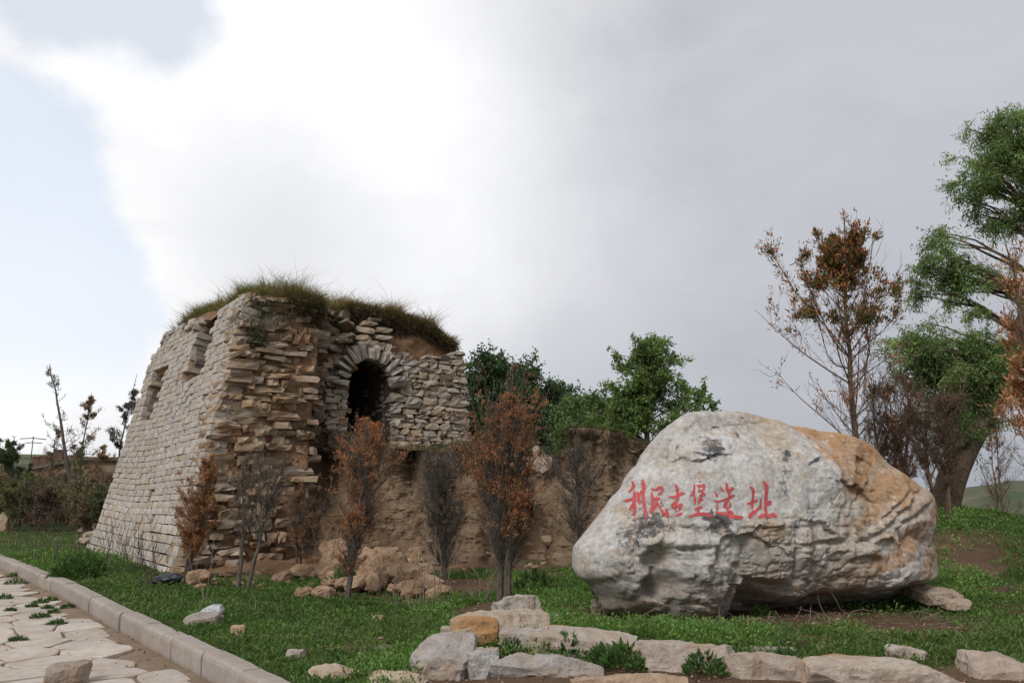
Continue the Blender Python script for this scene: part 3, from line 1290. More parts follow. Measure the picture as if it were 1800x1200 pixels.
def build_core():
    top_lift = 0.0
    sp = Soup()
    # front sheet
    nt, nz = 150, 130
    w = np.linspace(0, 1, nt)[:, None]
    h = np.linspace(0, 1, nz)[None, :]
    T0 = BAT * 0 + 0.10
    T = np.zeros((nt, nz))
    Z = np.zeros((nt, nz))
    for i in range(nt):
        tt = T0 + w[i, 0] * (T_END - 0.08 - T0)
        zt = ztop_front(tt) + 0.02
        Z[i] = -0.3 + h[0] * (zt + 0.3)
    tl = BAT * Z + 0.22
    T = tl + w * (T_END - 0.08 - 0.03 * np.clip(Z - 2, 0, None) - tl)
    D = front_core_d(T, Z)
    V = FRONT(T, Z, D).reshape(-1, 3)
    F = grid_faces(nt, nz)
    ctr_t = T.reshape(-1)[F].mean(1)
    ctr_z = Z.reshape(-1)[F].mean(1)
    hole = in_arch(ctr_t, ctr_z, 0.03) & (ctr_z > arch_bot - 0.4)
    F = F[~hole]
    sp.add(V, F, (1, 1, 1))
    # top sheet: from the front edge back
    nb = 60
    back = np.linspace(0, 1, nb)[None, :]
    tedge, zedge, dedge = T[:, -1], Z[:, -1], D[:, -1]
    fr = FRONT(tedge, zedge, dedge)
    depth_total = FL - 0.5
    S = BATF * zedge[:, None] + dedge[:, None] + back * (depth_total - BATF * zedge[:, None] - dedge[:, None])
    hump = 0.30 * np.sin(np.clip(back * PI, 0, PI)) ** 0.7 * np.exp(-((tedge[:, None] - 1.6) / 1.8) ** 2) + 0.12 * np.sin(back * PI)
    p3 = np.stack([np.broadcast_to(tedge[:, None], S.shape).ravel(), S.ravel(), 0 * S.ravel()], 1)
    bumps = 0.06 * fbm(p3, 1.5, 3, 77).reshape(S.shape)
    zface = ztop_face(S)
    wl = np.exp(-np.clip(tedge[:, None] - tedge[0], 0, None) / 0.9)
    ZT = zedge[:, None] + hump + bumps * np.minimum(1, back * 6)
    ZT = ZT * (1 - wl * back ** 0.3) + (zface - 0.03 + 0.5 * hump) * wl * back ** 0.3
    VT = A0 + tedge[:, None, None] * VV + S[..., None] * UU + ZT[..., None] * ZZ
    sp.add(VT.reshape(-1, 3), grid_faces(nt, nb), (1, 1, 1))
    # sheet behind the left facing, with the slots pushed in
    ns, nz2 = 150, 110
    s = np.linspace(0, 1, ns)[:, None]
    hz = np.linspace(0, 1, nz2)[None, :]
    S2 = 0.1 + s * (FL - 0.2)
    Z2 = -0.3 + hz * (ztop_face(S2) - 0.02 + 0.3)
    S2 = np.maximum(np.broadcast_to(S2, Z2.shape), 0.1 * Z2 + 0.22)
    D2 = np.full(S2.shape, 0.10)
    for i in range(ns):
        for j in range(nz2):
            if in_slot(S2[i, j], Z2[i, j], 0.0):
                D2[i, j] = 1.45
    V2 = FACE(S2, Z2, D2).reshape(-1, 3)
    sp.add(V2, grid_faces(ns, nz2)[:, ::-1], (1, 1, 1))
    # top strip between left sheet and top sheet
    e1 = FACE(S2[:, -1], Z2[:, -1], D2[:, -1] * 0 + 0.05)
    q = np.interp(S2[:, -1], S[0], np.arange(nb))
    i0 = np.clip(q.astype(int), 0, nb - 2)
    fr_ = (q - i0)[:, None]
    e2 = VT[2, i0] * (1 - fr_) + VT[2, i0 + 1] * fr_
    strip = np.stack([e1, e2], 1).reshape(-1, 3)
    sp.add(strip, grid_faces(ns, 2), (1, 1, 1))
    # right and back sheets
    for edge in (VT[-1], VT[:, -1]):
        low = edge.copy()
        low[:, 2] = -0.3
        side = np.stack([low, edge], 1).reshape(-1, 3)
        sp.add(side, grid_faces(len(edge), 2), (1, 1, 1))
    ob = link('earth_core', sp.build('earth_core', M_CORE, True, origin=A0), TOW)
    # passage behind the doorway
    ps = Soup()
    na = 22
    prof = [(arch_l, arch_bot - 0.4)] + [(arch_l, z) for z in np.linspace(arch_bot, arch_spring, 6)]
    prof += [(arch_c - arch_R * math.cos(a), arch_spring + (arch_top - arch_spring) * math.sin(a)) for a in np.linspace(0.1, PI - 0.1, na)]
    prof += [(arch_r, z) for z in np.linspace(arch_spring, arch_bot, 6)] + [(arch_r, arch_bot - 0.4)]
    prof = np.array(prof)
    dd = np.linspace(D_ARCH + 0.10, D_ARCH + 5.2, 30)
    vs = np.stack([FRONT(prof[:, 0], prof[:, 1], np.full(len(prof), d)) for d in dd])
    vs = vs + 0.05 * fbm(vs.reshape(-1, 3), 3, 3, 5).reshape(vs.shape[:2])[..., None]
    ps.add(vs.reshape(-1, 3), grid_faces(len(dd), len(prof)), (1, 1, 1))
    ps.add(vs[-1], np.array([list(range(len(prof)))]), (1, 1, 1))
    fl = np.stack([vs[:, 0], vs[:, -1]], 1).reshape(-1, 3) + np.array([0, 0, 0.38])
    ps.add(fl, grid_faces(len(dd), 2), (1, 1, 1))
    link('passage', ps.build('passage', mat_plain('shade-painted earth', (0.05, 0.042, 0.036), 0.95, 0.4, 6), True, origin=A0), wall_arch)  # near-black colour stands in for the shade deep inside the passage
    return VT, tedge, S, ZT


build_tower()
VT, TE, SS_, ZT_ = build_core()


# blades as narrow bent two-quad strips
def blades(pos, H, W, lean, rng, col, K=3):
    N = len(pos)
    H = np.broadcast_to(np.asarray(H, float), (N,))
    an = rng.uniform(0, 2 * PI, N)
    side = np.stack([np.cos(an), np.sin(an), 0 * an], 1)
    ln = rng.normal(size=(N, 3)) * lean
    ln[:, 2] = 0
    v = []
    for k in range(K):
        t = k / (K - 1)
        c = pos + np.array([0, 0, 1.0]) * (H * (t - 0.18 * t * t))[:, None] + ln * (H * t * t)[:, None]
        wd = (W * (1 - t ** 1.5) + 0.0008)
        wd = np.broadcast_to(wd, (N,))
        v.append(c - side * wd[:, None] / 2)
        v.append(c + side * wd[:, None] / 2)
    v = np.stack(v, 1).reshape(-1, 3)
    base = np.arange(N)[:, None] * 2 * K
    f = np.concatenate([base + np.array([2 * k, 2 * k + 1, 2 * k + 3, 2 * k + 2]) for k in range(K - 1)], 0)
    return v, f, rep(col, 2 * K)


def build_roof_grass():
    r = np.random.default_rng(31)
    N = 52000
    nt, nb = SS_.shape
    # more blades near the front and the left edge
    bu = r.random(N) ** 2.0 * (nb - 1)
    iu = r.random(N) * (nt - 1)
    m = r.random(N) < 0.25
    iu[m] = (r.random(m.sum()) ** 2) * (nt - 1) * 0.25
    bu[m] = r.random(m.sum()) * (nb - 1)
    i0, j0 = iu.astype(int), bu.astype(int)
    i1, j1 = np.minimum(i0 + 1, nt - 1), np.minimum(j0 + 1, nb - 1)
    a, b = (iu - i0)[:, None], (bu - j0)[:, None]
    pos = VT[i0, j0] * (1 - a) * (1 - b) + VT[i1, j0] * a * (1 - b) + VT[i0, j1] * (1 - a) * b + VT[i1, j1] * a * b
    t = (pos - A0) @ VV
    s = (pos - A0) @ UU
    n = fbm(pos, 1.6, 3, 8)
    keep = (t > BAT * pos[:, 2] + 0.12) & ~((s < 0.95) & (t < 1.25)) & ~((n < -0.35) & (r.random(N) < 0.6))
    pos, n = pos[keep], n[keep]
    t, s = t[keep], s[keep]
    N = len(pos)
    H = (0.16 + 0.26 * r.random(N) ** 1.5) * (1 + 0.5 * n) * np.where(r.random(N) < 0.03, 1.7, 1)
    H *= 1 + 0.25 * np.exp(-((t - 1.7) / 0.5) ** 2) + 0.25 * sstep(t, 2.4, 3.0)
    gm = sstep(1.9 - t + 0.8 * n + r.normal(size=N) * 0.5, -0.2, 1.0)
    g = tintn((0.15, 0.19, 0.055), N, 0.25, 0.08, r)
    br = tintn((0.26, 0.19, 0.095), N, 0.3, 0.06, r)
    col = g * gm[:, None] * 0.8 + br * (1 - gm[:, None] * 0.8)
    sp = Soup()
    H = H * np.clip(0.75 + 0.9 * fbm(pos, 3.5, 3, 18), 0.35, 1.5)
    sp.add(*blades(pos - np.array([0, 0, 0.03]), H, 0.010, 0.65, r, col, 4))
    # dry thatch hanging over the front lip
    M = 26000
    iu = r.random(M) * (nt - 1)
    i0 = iu.astype(int)
    lip = VT[i0, 0] + (VT[np.minimum(i0 + 1, nt - 1), 0] - VT[i0, 0]) * (iu - i0)[:, None]
    tt = (lip - A0) @ VV
    k = (tt > 1.75)
    lip = lip[k]
    M = len(lip)
    drop = r.random(M) ** 1.6 * np.interp((lip - A0) @ VV, [1.75, 2.2, 2.9, 4.2, 5.4], [0.15, 0.45, 0.62, 0.40, 0.22])
    st = lip - UU * 0.04 - ZZ * drop[:, None] + r.normal(size=(M, 3)) * 0.04
    d = -UU * 0.55 + r.normal(size=(M, 3)) * 0.4 + ZZ * (r.random((M, 1)) * 1.2 - 0.75)
    c = tintn((0.085, 0.062, 0.038), M, 0.35, 0.08, r)
    top = drop < 0.12
    c[top] = tintn((0.15, 0.12, 0.055), int(top.sum()), 0.3, 0.08, r)
    v, f = leaves(st, d, r.uniform(0.08, 0.2, M), 0.011, r)
    sp.add(v, f, rep(c, 4))
    # green cushion on the left shoulder and small tufts on the pier
    for (px, py, dd, rad, nn) in ((463, 545, 0.0, 0.17, 1100), (440, 575, 0.0, 0.15, 1000), (455, 600, -0.02, 0.10, 500), (500, 560, -0.02, 0.06, 200), (535, 760, 0.1, 0.13, 500)):
        tt, zz = front_tz(px, py, dd)
        c0 = FRONT(tt, zz, dd)
        q = c0 + r.normal(size=(nn, 3)) * rad * np.array([1, 1, 0.7])
        v, f = leaves(q, r.normal(size=(nn, 3)) + np.array([0.2, -0.5, 0.6]), r.uniform(0.04, 0.10, nn), 0.012, r)
        sp.add(v, f, rep(tintn((0.045, 0.055, 0.025), nn, 0.35, 0.1, r), 4))
    o = link('dry_grass', sp.build('dry_grass', M_BLADE))
    tag(o, 'tall dry grass and matted thatch covering the broken top of the watchtower', 'grass', kind='stuff')


build_roof_grass()


# ------------------------------------------------------------------ earth bank below the arch
BK = [  # x, y of the cliff foot, top height, set-back of the plateau edge
    (-4.6, 14.6, 2.35, 0.5), (-3.6, 14.5, 2.40, 0.6), (-2.9, 14.3, 2.25, 0.5), (-2.2, 14.2, 2.02, 0.4), (-1.4, 14.0, 2.0, 0.5), (-0.6, 14.0, 2.08, 0.5),
    (-0.15, 14.3, 2.0, 0.7), (0.3, 14.9, 1.72, 1.2), (0.55, 14.8, 1.95, 1.0), (0.85, 14.3, 2.32, 0.7), (1.5, 14.1, 2.38, 0.9), (2.3, 14.4, 2.30, 1.1), (3.2, 14.9, 2.12, 1.2), (4.6, 15.9, 1.9, 1.4), (6.0, 17.4, 1.2, 1.5), (7.4, 19.5, 0.5, 1.5)]


def build_bank():
    bk = np.array(BK)
    L = np.concatenate([[0], np.cumsum(np.linalg.norm(np.diff(bk[:, :2], axis=0), axis=1))])
    nu = 420
    a = np.linspace(0, L[-1], nu)
    X = np.interp(a, L, bk[:, 0])
    Y = np.interp(a, L, bk[:, 1])
    H = np.interp(a, L, bk[:, 2])
    B = np.interp(a, L, bk[:, 3])
    for _ in range(18):
        for q in (X, Y, H, B):
            q[1:-1] = (q[:-2] + 2 * q[1:-1] + q[2:]) / 4
    tx, ty = np.gradient(X), np.gradient(Y)
    nn = np.stack([-ty, tx], 1)
    nn /= np.linalg.norm(nn, axis=1)[:, None]
    if nn[:, 1].mean() < 0:
        nn = -nn                                   # inward (away from the camera)
    nn = 0.5 * nn + 0.5 * np.array([0, 1.0])
    nc, npz = 130, 60
    V = np.zeros((nu, nc + npz, 3))
    w = np.linspace(0, 1, nc)
    # cliff profile: flared foot, steep wall, slight lip
    prof_in = 0.0 - 0.45 * (1 - sstep(w, 0, 0.28)) + 1.15 * sstep(w, -0.1, 1.05)
    for i in range(nc):
        V[:, i, 0] = X + nn[:, 0] * prof_in[i] * B
        V[:, i, 1] = Y + nn[:, 1] * prof_in[i] * B
        V[:, i, 2] = -0.15 + (H + 0.15) * w[i]
    back = np.linspace(0.02, 1, npz) ** 1.6 * 7.5
    for j in range(npz):
        V[:, nc + j, 0] = V[:, nc - 1, 0] + nn[:, 0] * back[j] * 0.3
        V[:, nc + j, 1] = V[:, nc - 1, 1] + nn[:, 1] * back[j]
        mound = 0.12 * math.exp(-((back[j] - 1.2) / 1.2) ** 2) * np.exp(-((X - 1.7) / 0.8) ** 2)
        V[:, nc + j, 2] = H + mound - 0.35 * sstep(back[j], 1.2, 7) * sstep(X, 0.4, 2.0) - 1.5 * sstep(back[j], 3.5, 7.5) * sstep(X, -0.5, 2)
    p = V.reshape(-1, 3)
    q = p * np.array([1, 1, 0.6])
    dis = (0.42 * fbm(q, 0.9, 4, 51, ridged=True) + 0.14 * fbm(q * np.array([1, 1, 0.8]), 2.6, 4, 53, ridged=True) + 0.07 * np.round(2.5 * fbm(p, 2.0, 3, 59)) / 2.5 + 0.055 * fbm(p, 9, 4, 55, ridged=True)).reshape(nu, -1)
    ww = np.concatenate([np.sin(np.clip(w, 0.0, 1) * PI * 0.5) ** 0.5, np.exp(-back / 0.5)])
    V[..., 0] -= nn[:, :1] * dis * ww[None]
    V[..., 1] -= nn[:, 1:] * dis * ww[None]
    V[:, :, 2] += 0.10 * fbm(p, 1.8, 4, 57).reshape(nu, -1) * np.concatenate([w ** 3, np.ones(npz)])[None]
    # crevice with a small cave at its foot
    px, py = proj(V.reshape(-1, 3))
    px, py = px.reshape(nu, -1), py.reshape(nu, -1)
    cx = np.interp(py, [770, 830, 880, 930, 985], [925, 928, 920, 930, 930])
    wd = np.interp(py, [770, 830, 880, 930, 985], [14, 15, 20, 27, 30])
    cave = np.exp(-(((px - cx) / wd) ** 4)) * sstep(py, 815, 870)
    push = cave * np.interp(py, [800, 880, 900, 960, 990], [0.15, 0.5, 1.3, 1.3, 0.9])
    isc = np.concatenate([np.ones(nc), np.zeros(npz)])[None]
    V[..., 1] += push * isc
    # hollow dark recess beside the pier
    rec = np.exp(-(((px - 570) / 34) ** 4)) * np.exp(-(((py - 830) / 45) ** 4))
    V[..., 1] += 0.45 * rec * isc
    gul = np.exp(-(((px - 722) / 16) ** 2)) * sstep(py, 900, 860) * 0.45 + np.exp(-(((px - 655) / 12) ** 2)) * 0.2 + np.exp(-(((px - 1030) / 12) ** 2)) * 0.16 * sstep(py, 760, 800) + np.exp(-(((px - 860) / 14) ** 2)) * 0.25
    V[..., 1] += gul * isc
    me = mesh_np('earth_bank', V.reshape(-1, 3), grid_faces(nu, nc + npz), M_BANK, False)
    tag(link('earth_bank', me), kind='structure')
    return V, nc, back


BV, BNC, BBACK = build_bank()


def build_bank_grass():
    r = np.random.default_rng(37)
    sp = Soup()
    nu = BV.shape[0]
    top = BV[:, BNC:, :]
    N = 60000
    iu = r.random(N) * (nu - 1)
    ju = r.random(N) ** 1.7 * (top.shape[1] - 1)
    i0, j0 = iu.astype(int), ju.astype(int)
    i1, j1 = np.minimum(i0 + 1, nu - 1), np.minimum(j0 + 1, top.shape[1] - 1)
    a, b = (iu - i0)[:, None], (ju - j0)[:, None]
    pos = top[i0, j0] * (1 - a) * (1 - b) + top[i1, j0] * a * (1 - b) + top[i0, j1] * (1 - a) * b + top[i1, j1] * a * b
    n = fbm(pos, 1.5, 3, 66)
    dry = (pos[:, 0] < -1.9)
    keep = r.random(N) < np.where(pos[:, 0] < 0.4, 0.55, 1.0) * (0.65 + 0.6 * n)
    pos, n, dry = pos[keep], n[keep], dry[keep]
    N = len(pos)
    g = tintn((0.085, 0.125, 0.03), N, 0.25, 0.1, r)
    d = tintn((0.11, 0.085, 0.05), N, 0.3, 0.08, r)
    k = np.where(dry, 0.85, 0.2 + 0.2 * (n < 0))[:, None]
    pick = r.random((N, 1)) < k
    sp.add(*blades(pos, 0.05 + 0.05 * r.random(N), 0.010, 0.5, r, np.where(pick, d, g)))
    # dry roots and thatch over the lip
    M = 15000
    i0 = r.integers(0, nu, M)
    j = BNC - 1 - (r.random(M) ** 2 * 30).astype(int)
    st = BV[i0, j] + r.normal(size=(M, 3)) * 0.02
    kk = (st[:, 0] < 3.0)
    st = st[kk]
    M = len(st)
    d = r.normal(size=(M, 3)) * 0.5 + np.array([0.1, -0.7, -0.7])
    v, f = leaves(st, d, r.uniform(0.06, 0.18, M), 0.009, r)
    c = tintn((0.095, 0.068, 0.042), M, 0.35, 0.08, r)
    sp.add(v, f, rep(c, 4))
    # stones and clods stuck in the cliff face
    v0, f0 = cgrid(2, 2, 2)
    for _ in range(420):
        i0 = int(r.integers(0, nu))
        j = int(r.integers(4, BNC - 6)) if r.random() < 0.6 else int(r.integers(2, 30))
        s_ = r.uniform(0.02, 0.075) * (1 if r.random() < 0.85 else 1.6)
        vv = unit(v0) * s_ * np.array([r.uniform(0.9, 1.7), 1, r.uniform(0.5, 1)]) * (1 + 0.15 * r.normal(size=(len(v0), 1)))
        g_ = r.uniform(0.20, 0.36)
        sp.add(vv + BV[i0, j] + np.array([0, 0.3 * s_, 0]), f0, (g_, g_ * 0.72, g_ * 0.50))
    o = link('bank_turf', sp.build('bank_turf', M_BLADE))
    tag(o, 'thin turf and dry roots along the top of the eroded earth bank', 'grass', kind='stuff')


build_bank_grass()


# ------------------------------------------------------------------ the inscribed boulder
BPN = np.array([BOUL_R[1] - BOUL_L[1], -(BOUL_R[0] - BOUL_L[0]), 0.0])
BPN = unit(BPN)
if BPN[1] > 0:
    BPN = -BPN                                     # faces the camera
BE = unit(np.array([BOUL_R[0] - BOUL_L[0], BOUL_R[1] - BOUL_L[1], 0.0]))
BP0 = (BOUL_L + BOUL_R) / 2 - BPN * 0.25


def b2(px, py):
    p = onplane(px, py, BP0, BPN) - BP0
    return np.array([p @ BE, p[2] + BP0[2]])


OUT = [(85, 800), (90, 720), (150, 650), (215, 560), (300, 450), (320, 400), (370, 350), (400, 290), (470, 215), (530, 160), (600, 115), (660, 105), (700, 112), (780, 112), (860, 120), (950, 145), (1050, 175), (1170, 200), (1260, 205), (1330, 220), (1400, 250), (1450, 300), (1490, 350), (1560, 395), (1620, 440), (1670, 470), (1693, 510), (1695, 560), (1688, 640), (1680, 690), (1697, 750), (1700, 830), (1693, 900), (1660, 950), (1600, 978), (1500, 985), (1430, 990), (1370, 1000), (1300, 1005), (1200, 1010), (1100, 1020), (1040, 1030), (950, 1045), (880, 1060), (780, 1070), (690, 1080), (600, 1075), (470, 1065), (400, 1050), (330, 1035), (270, 1030), (215, 1010), (185, 950), (150, 890), (100, 860), (83, 830)]


def zp(x, y):
    return 980 + x / 2.571, 680 + y / 2.571


def build_boulder():
    out2 = np.array([b2(*zp(*q)) for q in OUT])
    c = b2(*zp(900, 620))
    rel = out2 - c
    ang = np.arctan2(rel[:, 1], rel[:, 0])
    rad = np.hypot(rel[:, 0], rel[:, 1])
    o = np.argsort(ang)
    ang, rad = ang[o], rad[o]
    nth = 900
    th = np.linspace(-PI, PI, nth, endpoint=False)
    R = np.interp(th, ang, rad, period=2 * PI)
    for _ in range(3):
        R = (np.roll(R, 1) + 2 * R + np.roll(R, -1)) / 4
    nr = 190
    ph = np.linspace(0.004, 1, nr)
    # front: from the centre outward, then the back inward
    nrb = 40
    rho = np.concatenate([ph ** 0.92, 1 - (np.linspace(0, 1, nrb + 1)[1:]) ** 1.6 * 0.997])
    sgn = np.concatenate([np.ones(nr), -np.ones(nrb)])
    w2 = c[0] + rho[None] * (R * np.cos(th))[:, None]
    z2 = c[1] + rho[None] * (R * np.sin(th))[:, None]
    Dfront, Dback = 0.62, 0.95
    dep = np.where(sgn > 0, Dfront * (1 - rho ** 2.7) ** 0.62, -Dback * (1 - rho ** 2.2) ** 0.5)[None] * np.ones((nth, 1))
    front = (sgn > 0)[None] * np.ones((nth, 1))
    # coordinates of the traced enlargement, for the features
    b0, bx, by = b2(*zp(0, 0)), b2(*zp(1000, 0)), b2(*zp(0, 1000))
    J = np.stack([(bx - b0) / 1000, (by - b0) / 1000], 1)
    Ji = np.linalg.inv(J)
    wz = np.stack([w2 - b0[0], z2 - b0[1]], -1) @ Ji.T
    fx, fy = wz[..., 0], wz[..., 1]
    n3 = lambda s, k, oc=4, rd=False: fbm(np.stack([w2.ravel(), z2.ravel(), (front * 3 + dep).ravel()], 1), s, oc, k, 0.52, rd).reshape(w2.shape)
    jx = fx + 26 * n3(3, 71)
    jy = fy + 26 * n3(3, 72)

    def g(cx, cy, rx, ry, rot=0, pw=1.0):
        cc, ss = math.cos(math.radians(rot)), math.sin(math.radians(rot))
        a = ((jx - cx) * cc + (jy - cy) * ss) / rx
        b = (-(jx - cx) * ss + (jy - cy) * cc) / ry
        return np.exp(-((a * a + b * b) ** pw))
    amp = np.minimum(1, (1 - rho) * 6)[None] * front
    e = 0.14 * n3(0.75, 73, 3) + 0.018 * n3(3.2, 74, 4, True) + 0.012 * n3(13, 75, 3)
    # top edge leans back; facet break running down the right of the inscription
    lean = -0.34 * sstep(fy, 520, 90) * sstep(fx, 1800, 500)
    crest = 0.10 * g(1000, 330, 60, 260, -18, 1.0)
    right = -0.20 * sstep(jx - 0.35 * (jy - 200), 1020, 1330) * sstep(jy, 760, 300)
    feat = crest + right + lean
    feat = feat - 0.05 * g(840, 400, 14, 230, -7)                    # vertical groove
    feat = feat + 0.05 * g(760, 780, 120, 150, 0, 2) + 0.06 * g(900, 720, 30, 210, -4)
    # undercut along the foot
    foot = np.interp(fx, [60, 250, 330, 400, 450, 560, 620, 660, 760, 850, 950, 1040, 1200, 1370, 1450, 1600, 1700], [880, 920, 860, 900, 1120, 1120, 1080, 905, 960, 1000, 1012, 978, 985, 1000, 978, 988, 980]) + 14 * n3(4, 76)
    under = sstep(fy, foot - 12, foot + 75)
    undr = (0.10 + 0.30 * sstep(fx, 640, 760)) * under
    feat = feat - 0.22 * g(335, 800, 55, 55, 20, 2.0) - 0.26 * g(350, 905, 55, 60, 0, 2.0)   # hollow between the two lobes
    feat = feat + 0.10 * g(500, 900, 90, 150, 0, 1.6)
    feat = feat - 0.10 * g(620, 960, 25, 110, 5, 1.0)
    feat = feat - 0.16 * g(760, 960, 95, 60, 12, 1.5)
    # slanting bedding cracks on the right
    for (x0, y0, x1, y1, dpt, wd) in ((1170, 790, 1690, 520, 0.045, 9), (1300, 670, 1560, 560, 0.04, 7), (1150, 600, 1330, 480, 0.03, 8), (1370, 730, 1680, 610, 0.04, 9), (940, 760, 1130, 745, 0.05, 10), (1100, 860, 1290, 850, 0.06, 12), (370, 745, 540, 760, 0.05, 9), (540, 760, 580, 900, 0.06, 10), (640, 890, 850, 940, 0.06, 11), (850, 660, 870, 900, 0.03, 9), (1020, 220, 1100, 560, 0.02, 10)):
        dx, dy = x1 - x0, y1 - y0
        LL = math.hypot(dx, dy)
        al = ((jx - x0) * dx + (jy - y0) * dy) / LL
        pe = (-(jx - x0) * dy + (jy - y0) * dx) / LL
        feat = feat - dpt * np.exp(-(pe / wd) ** 2) * sstep(al, -20, 40) * sstep(al, LL + 20, LL - 40) + dpt * 0.5 * np.exp(-((pe + wd * 2.5) / (wd * 2.2)) ** 2) * sstep(al, -20, 60) * sstep(al, LL + 20, LL - 60)
    # keep the field of the inscription smooth
    sm = np.exp(-(((fx - 640) / 400) ** 2 + ((fy - 510) / 110) ** 2) ** 2)
    e = e * (1 - 0.55 * sm)
    rs = np.random.default_rng(19)
    sx_, sy_ = rs.uniform(0, 1750, 60), rs.uniform(60, 1050, 60)
    tlx, tly = rs.normal(size=60) * 0.16, rs.normal(size=60) * 0.16
    qx, qy = fx + 60 * n3(4, 85), fy + 60 * n3(4, 86)
    d1 = np.full(fx.shape, 1e9)
    pl = np.zeros(fx.shape)
    for k_ in range(60):
        dk = (qx - sx_[k_]) ** 2 + ((qy - sy_[k_]) * 1.25) ** 2
        m_ = dk < d1
        d1 = np.where(m_, dk, d1)
        pl = np.where(m_, ((qx - sx_[k_]) * tlx[k_] + (qy - sy_[k_]) * tly[k_]) / 480.0, pl)
    for _ in range(2):
        pl = (pl + np.roll(pl, 1, 0) + np.roll(pl, -1, 0)) / 3
    e = e + pl * (1 - 0.85 * sm)
    chip = np.clip(n3(6, 80, 3, True), 0.1, 1) - 0.1
    e = e - 0.03 * chip * (1 - sm) * sstep(fy, 560, 760) * sstep(fx, 1720, 1000) - 0.03 * chip * (1 - sm)
    dep = dep - undr * (0.35 + 0.65 * front)
    dep = dep + amp * (feat + e) + (1 - front) * 0.25 * n3(0.8, 77)
    rim = 0.02 * n3(5, 78, 3)
    w2 = w2 + rim * np.cos(th)[:, None] * rho[None]
    z2 = z2 + rim * np.sin(th)[:, None] * rho[None]
    V = BP0[None, None] * np.array([1, 1, 0]) + w2[..., None] * BE + dep[..., None] * BPN + z2[..., None] * ZZ
    # ---- mineral colours
    base = np.stack([0.67 + 0 * fx, 0.655 + 0 * fx, 0.635 + 0 * fx], -1)

    def lay(m, colr):
        nonlocal base
        m = np.clip(m, 0, 1)[..., None]
        base = base * (1 - m) + np.array(colr) * m
    na, nb_, nc_ = n3(2.2, 81, 5), n3(7, 82, 5), n3(18, 83, 4)
    lay(sstep(na, 0.0, 0.4) * 0.5, (0.60, 0.50, 0.38))
    lay(sstep(nb_, 0.05, 0.35) * 0.5, (0.76, 0.75, 0.74))
    lay(sstep(nb_, -0.05, -0.35) * 0.35, (0.38, 0.365, 0.35))
    # rusty crust over the upper right, streaking down the right flank
    orx = sstep(jx - 0.42 * (jy - 150) + 90 * nb_, 960, 1040)
    ory = sstep(jy + 0.0 * jx + 110 * nb_, 760, 520)
    lay(orx * ory * (0.85 + 0.35 * na + 0.5 * nb_), (0.56, 0.30, 0.13))
    lay(orx * sstep(jy, 240, 150) * 0.4, (0.45, 0.33, 0.22))
    band = np.sin((jy + 0.50 * jx) / 33.0 + 3 * na + 2 * nb_)
    rf = sstep(jx + 0.1 * jy, 1080, 1300) * sstep(jy, 260, 420)
    lay(rf * sstep(band, -0.1, 0.7) * (0.75 + 0.5 * nc_), (0.50, 0.29, 0.15))
    lay(rf * sstep(band, -0.2, -0.8) * 0.45 * (1 + nc_), (0.60, 0.56, 0.51))
    lay(sstep(jx, 640, 900) * sstep(jy - 0.16 * (jx - 700), 190, 120) * (0.5 + 0.6 * nb_), (0.55, 0.37, 0.22))
    lay(sstep(jx, 600, 1000) * (0.10 + 0.4 * na), (0.60, 0.47, 0.33))
    lay(g(1600, 830, 130, 130, 0, 1.5) * (0.6 + 0.5 * nb_), (0.24, 0.135, 0.075))
    lay(g(1120, 480, 26, 90, 0) * 0.7, (0.33, 0.19, 0.09))
    lay(g(1215, 540, 60, 30, -30) * 0.7, (0.30, 0.17, 0.08))
    lay(g(720, 690, 95, 75, 0, 1.2) * (0.65 + 0.7 * nb_), (0.42, 0.27, 0.13))
    lay(g(760, 830, 100, 80, 0, 2) * 0.6, (0.46, 0.41, 0.31))
    lay(g(920, 760, 26, 90, 0) * 0.7, (0.44, 0.30, 0.16))
    lay(g(430, 340, 80, 60, 0, 1.3) * 0.35, (0.45, 0.38, 0.27))
    lay(g(235, 570, 22, 26) * 0.6, (0.42, 0.28, 0.12))
    lay(g(900, 330, 60, 100) * 0.3 * (1 + nb_), (0.42, 0.28, 0.16))
    lay(g(760, 190, 90, 60) * 0.35, (0.42, 0.30, 0.19))
    # soil splashed over the lower part
    lay(sstep(fy + 60 * nb_, 720, 1000) * sstep(fx, 1500, 900) * 0.55, (0.29, 0.225, 0.165))
    # chalky scratches
    for (x0, y0, x1, y1, wd) in ((770, 200, 800, 330, 7), (795, 190, 825, 330, 7), (868, 670, 905, 890, 8), (885, 680, 900, 870, 6), (870, 665, 960, 655, 6), (740, 420, 850, 560, 8), (960, 640, 966, 690, 5), (980, 850, 1010, 790, 6)):
        dx, dy = x1 - x0, y1 - y0
        LL = math.hypot(dx, dy)
        al = ((jx - x0) * dx + (jy - y0) * dy) / LL
        pe = (-(jx - x0) * dy + (jy - y0) * dx) / LL
        lay(np.exp(-(pe / wd) ** 4) * sstep(al, -6, 6) * sstep(al, LL + 6, LL - 6) * (0.45 + 0.8 * nc_), (0.66, 0.65, 0.63))
    # black lichen
    bl = 0 * fx
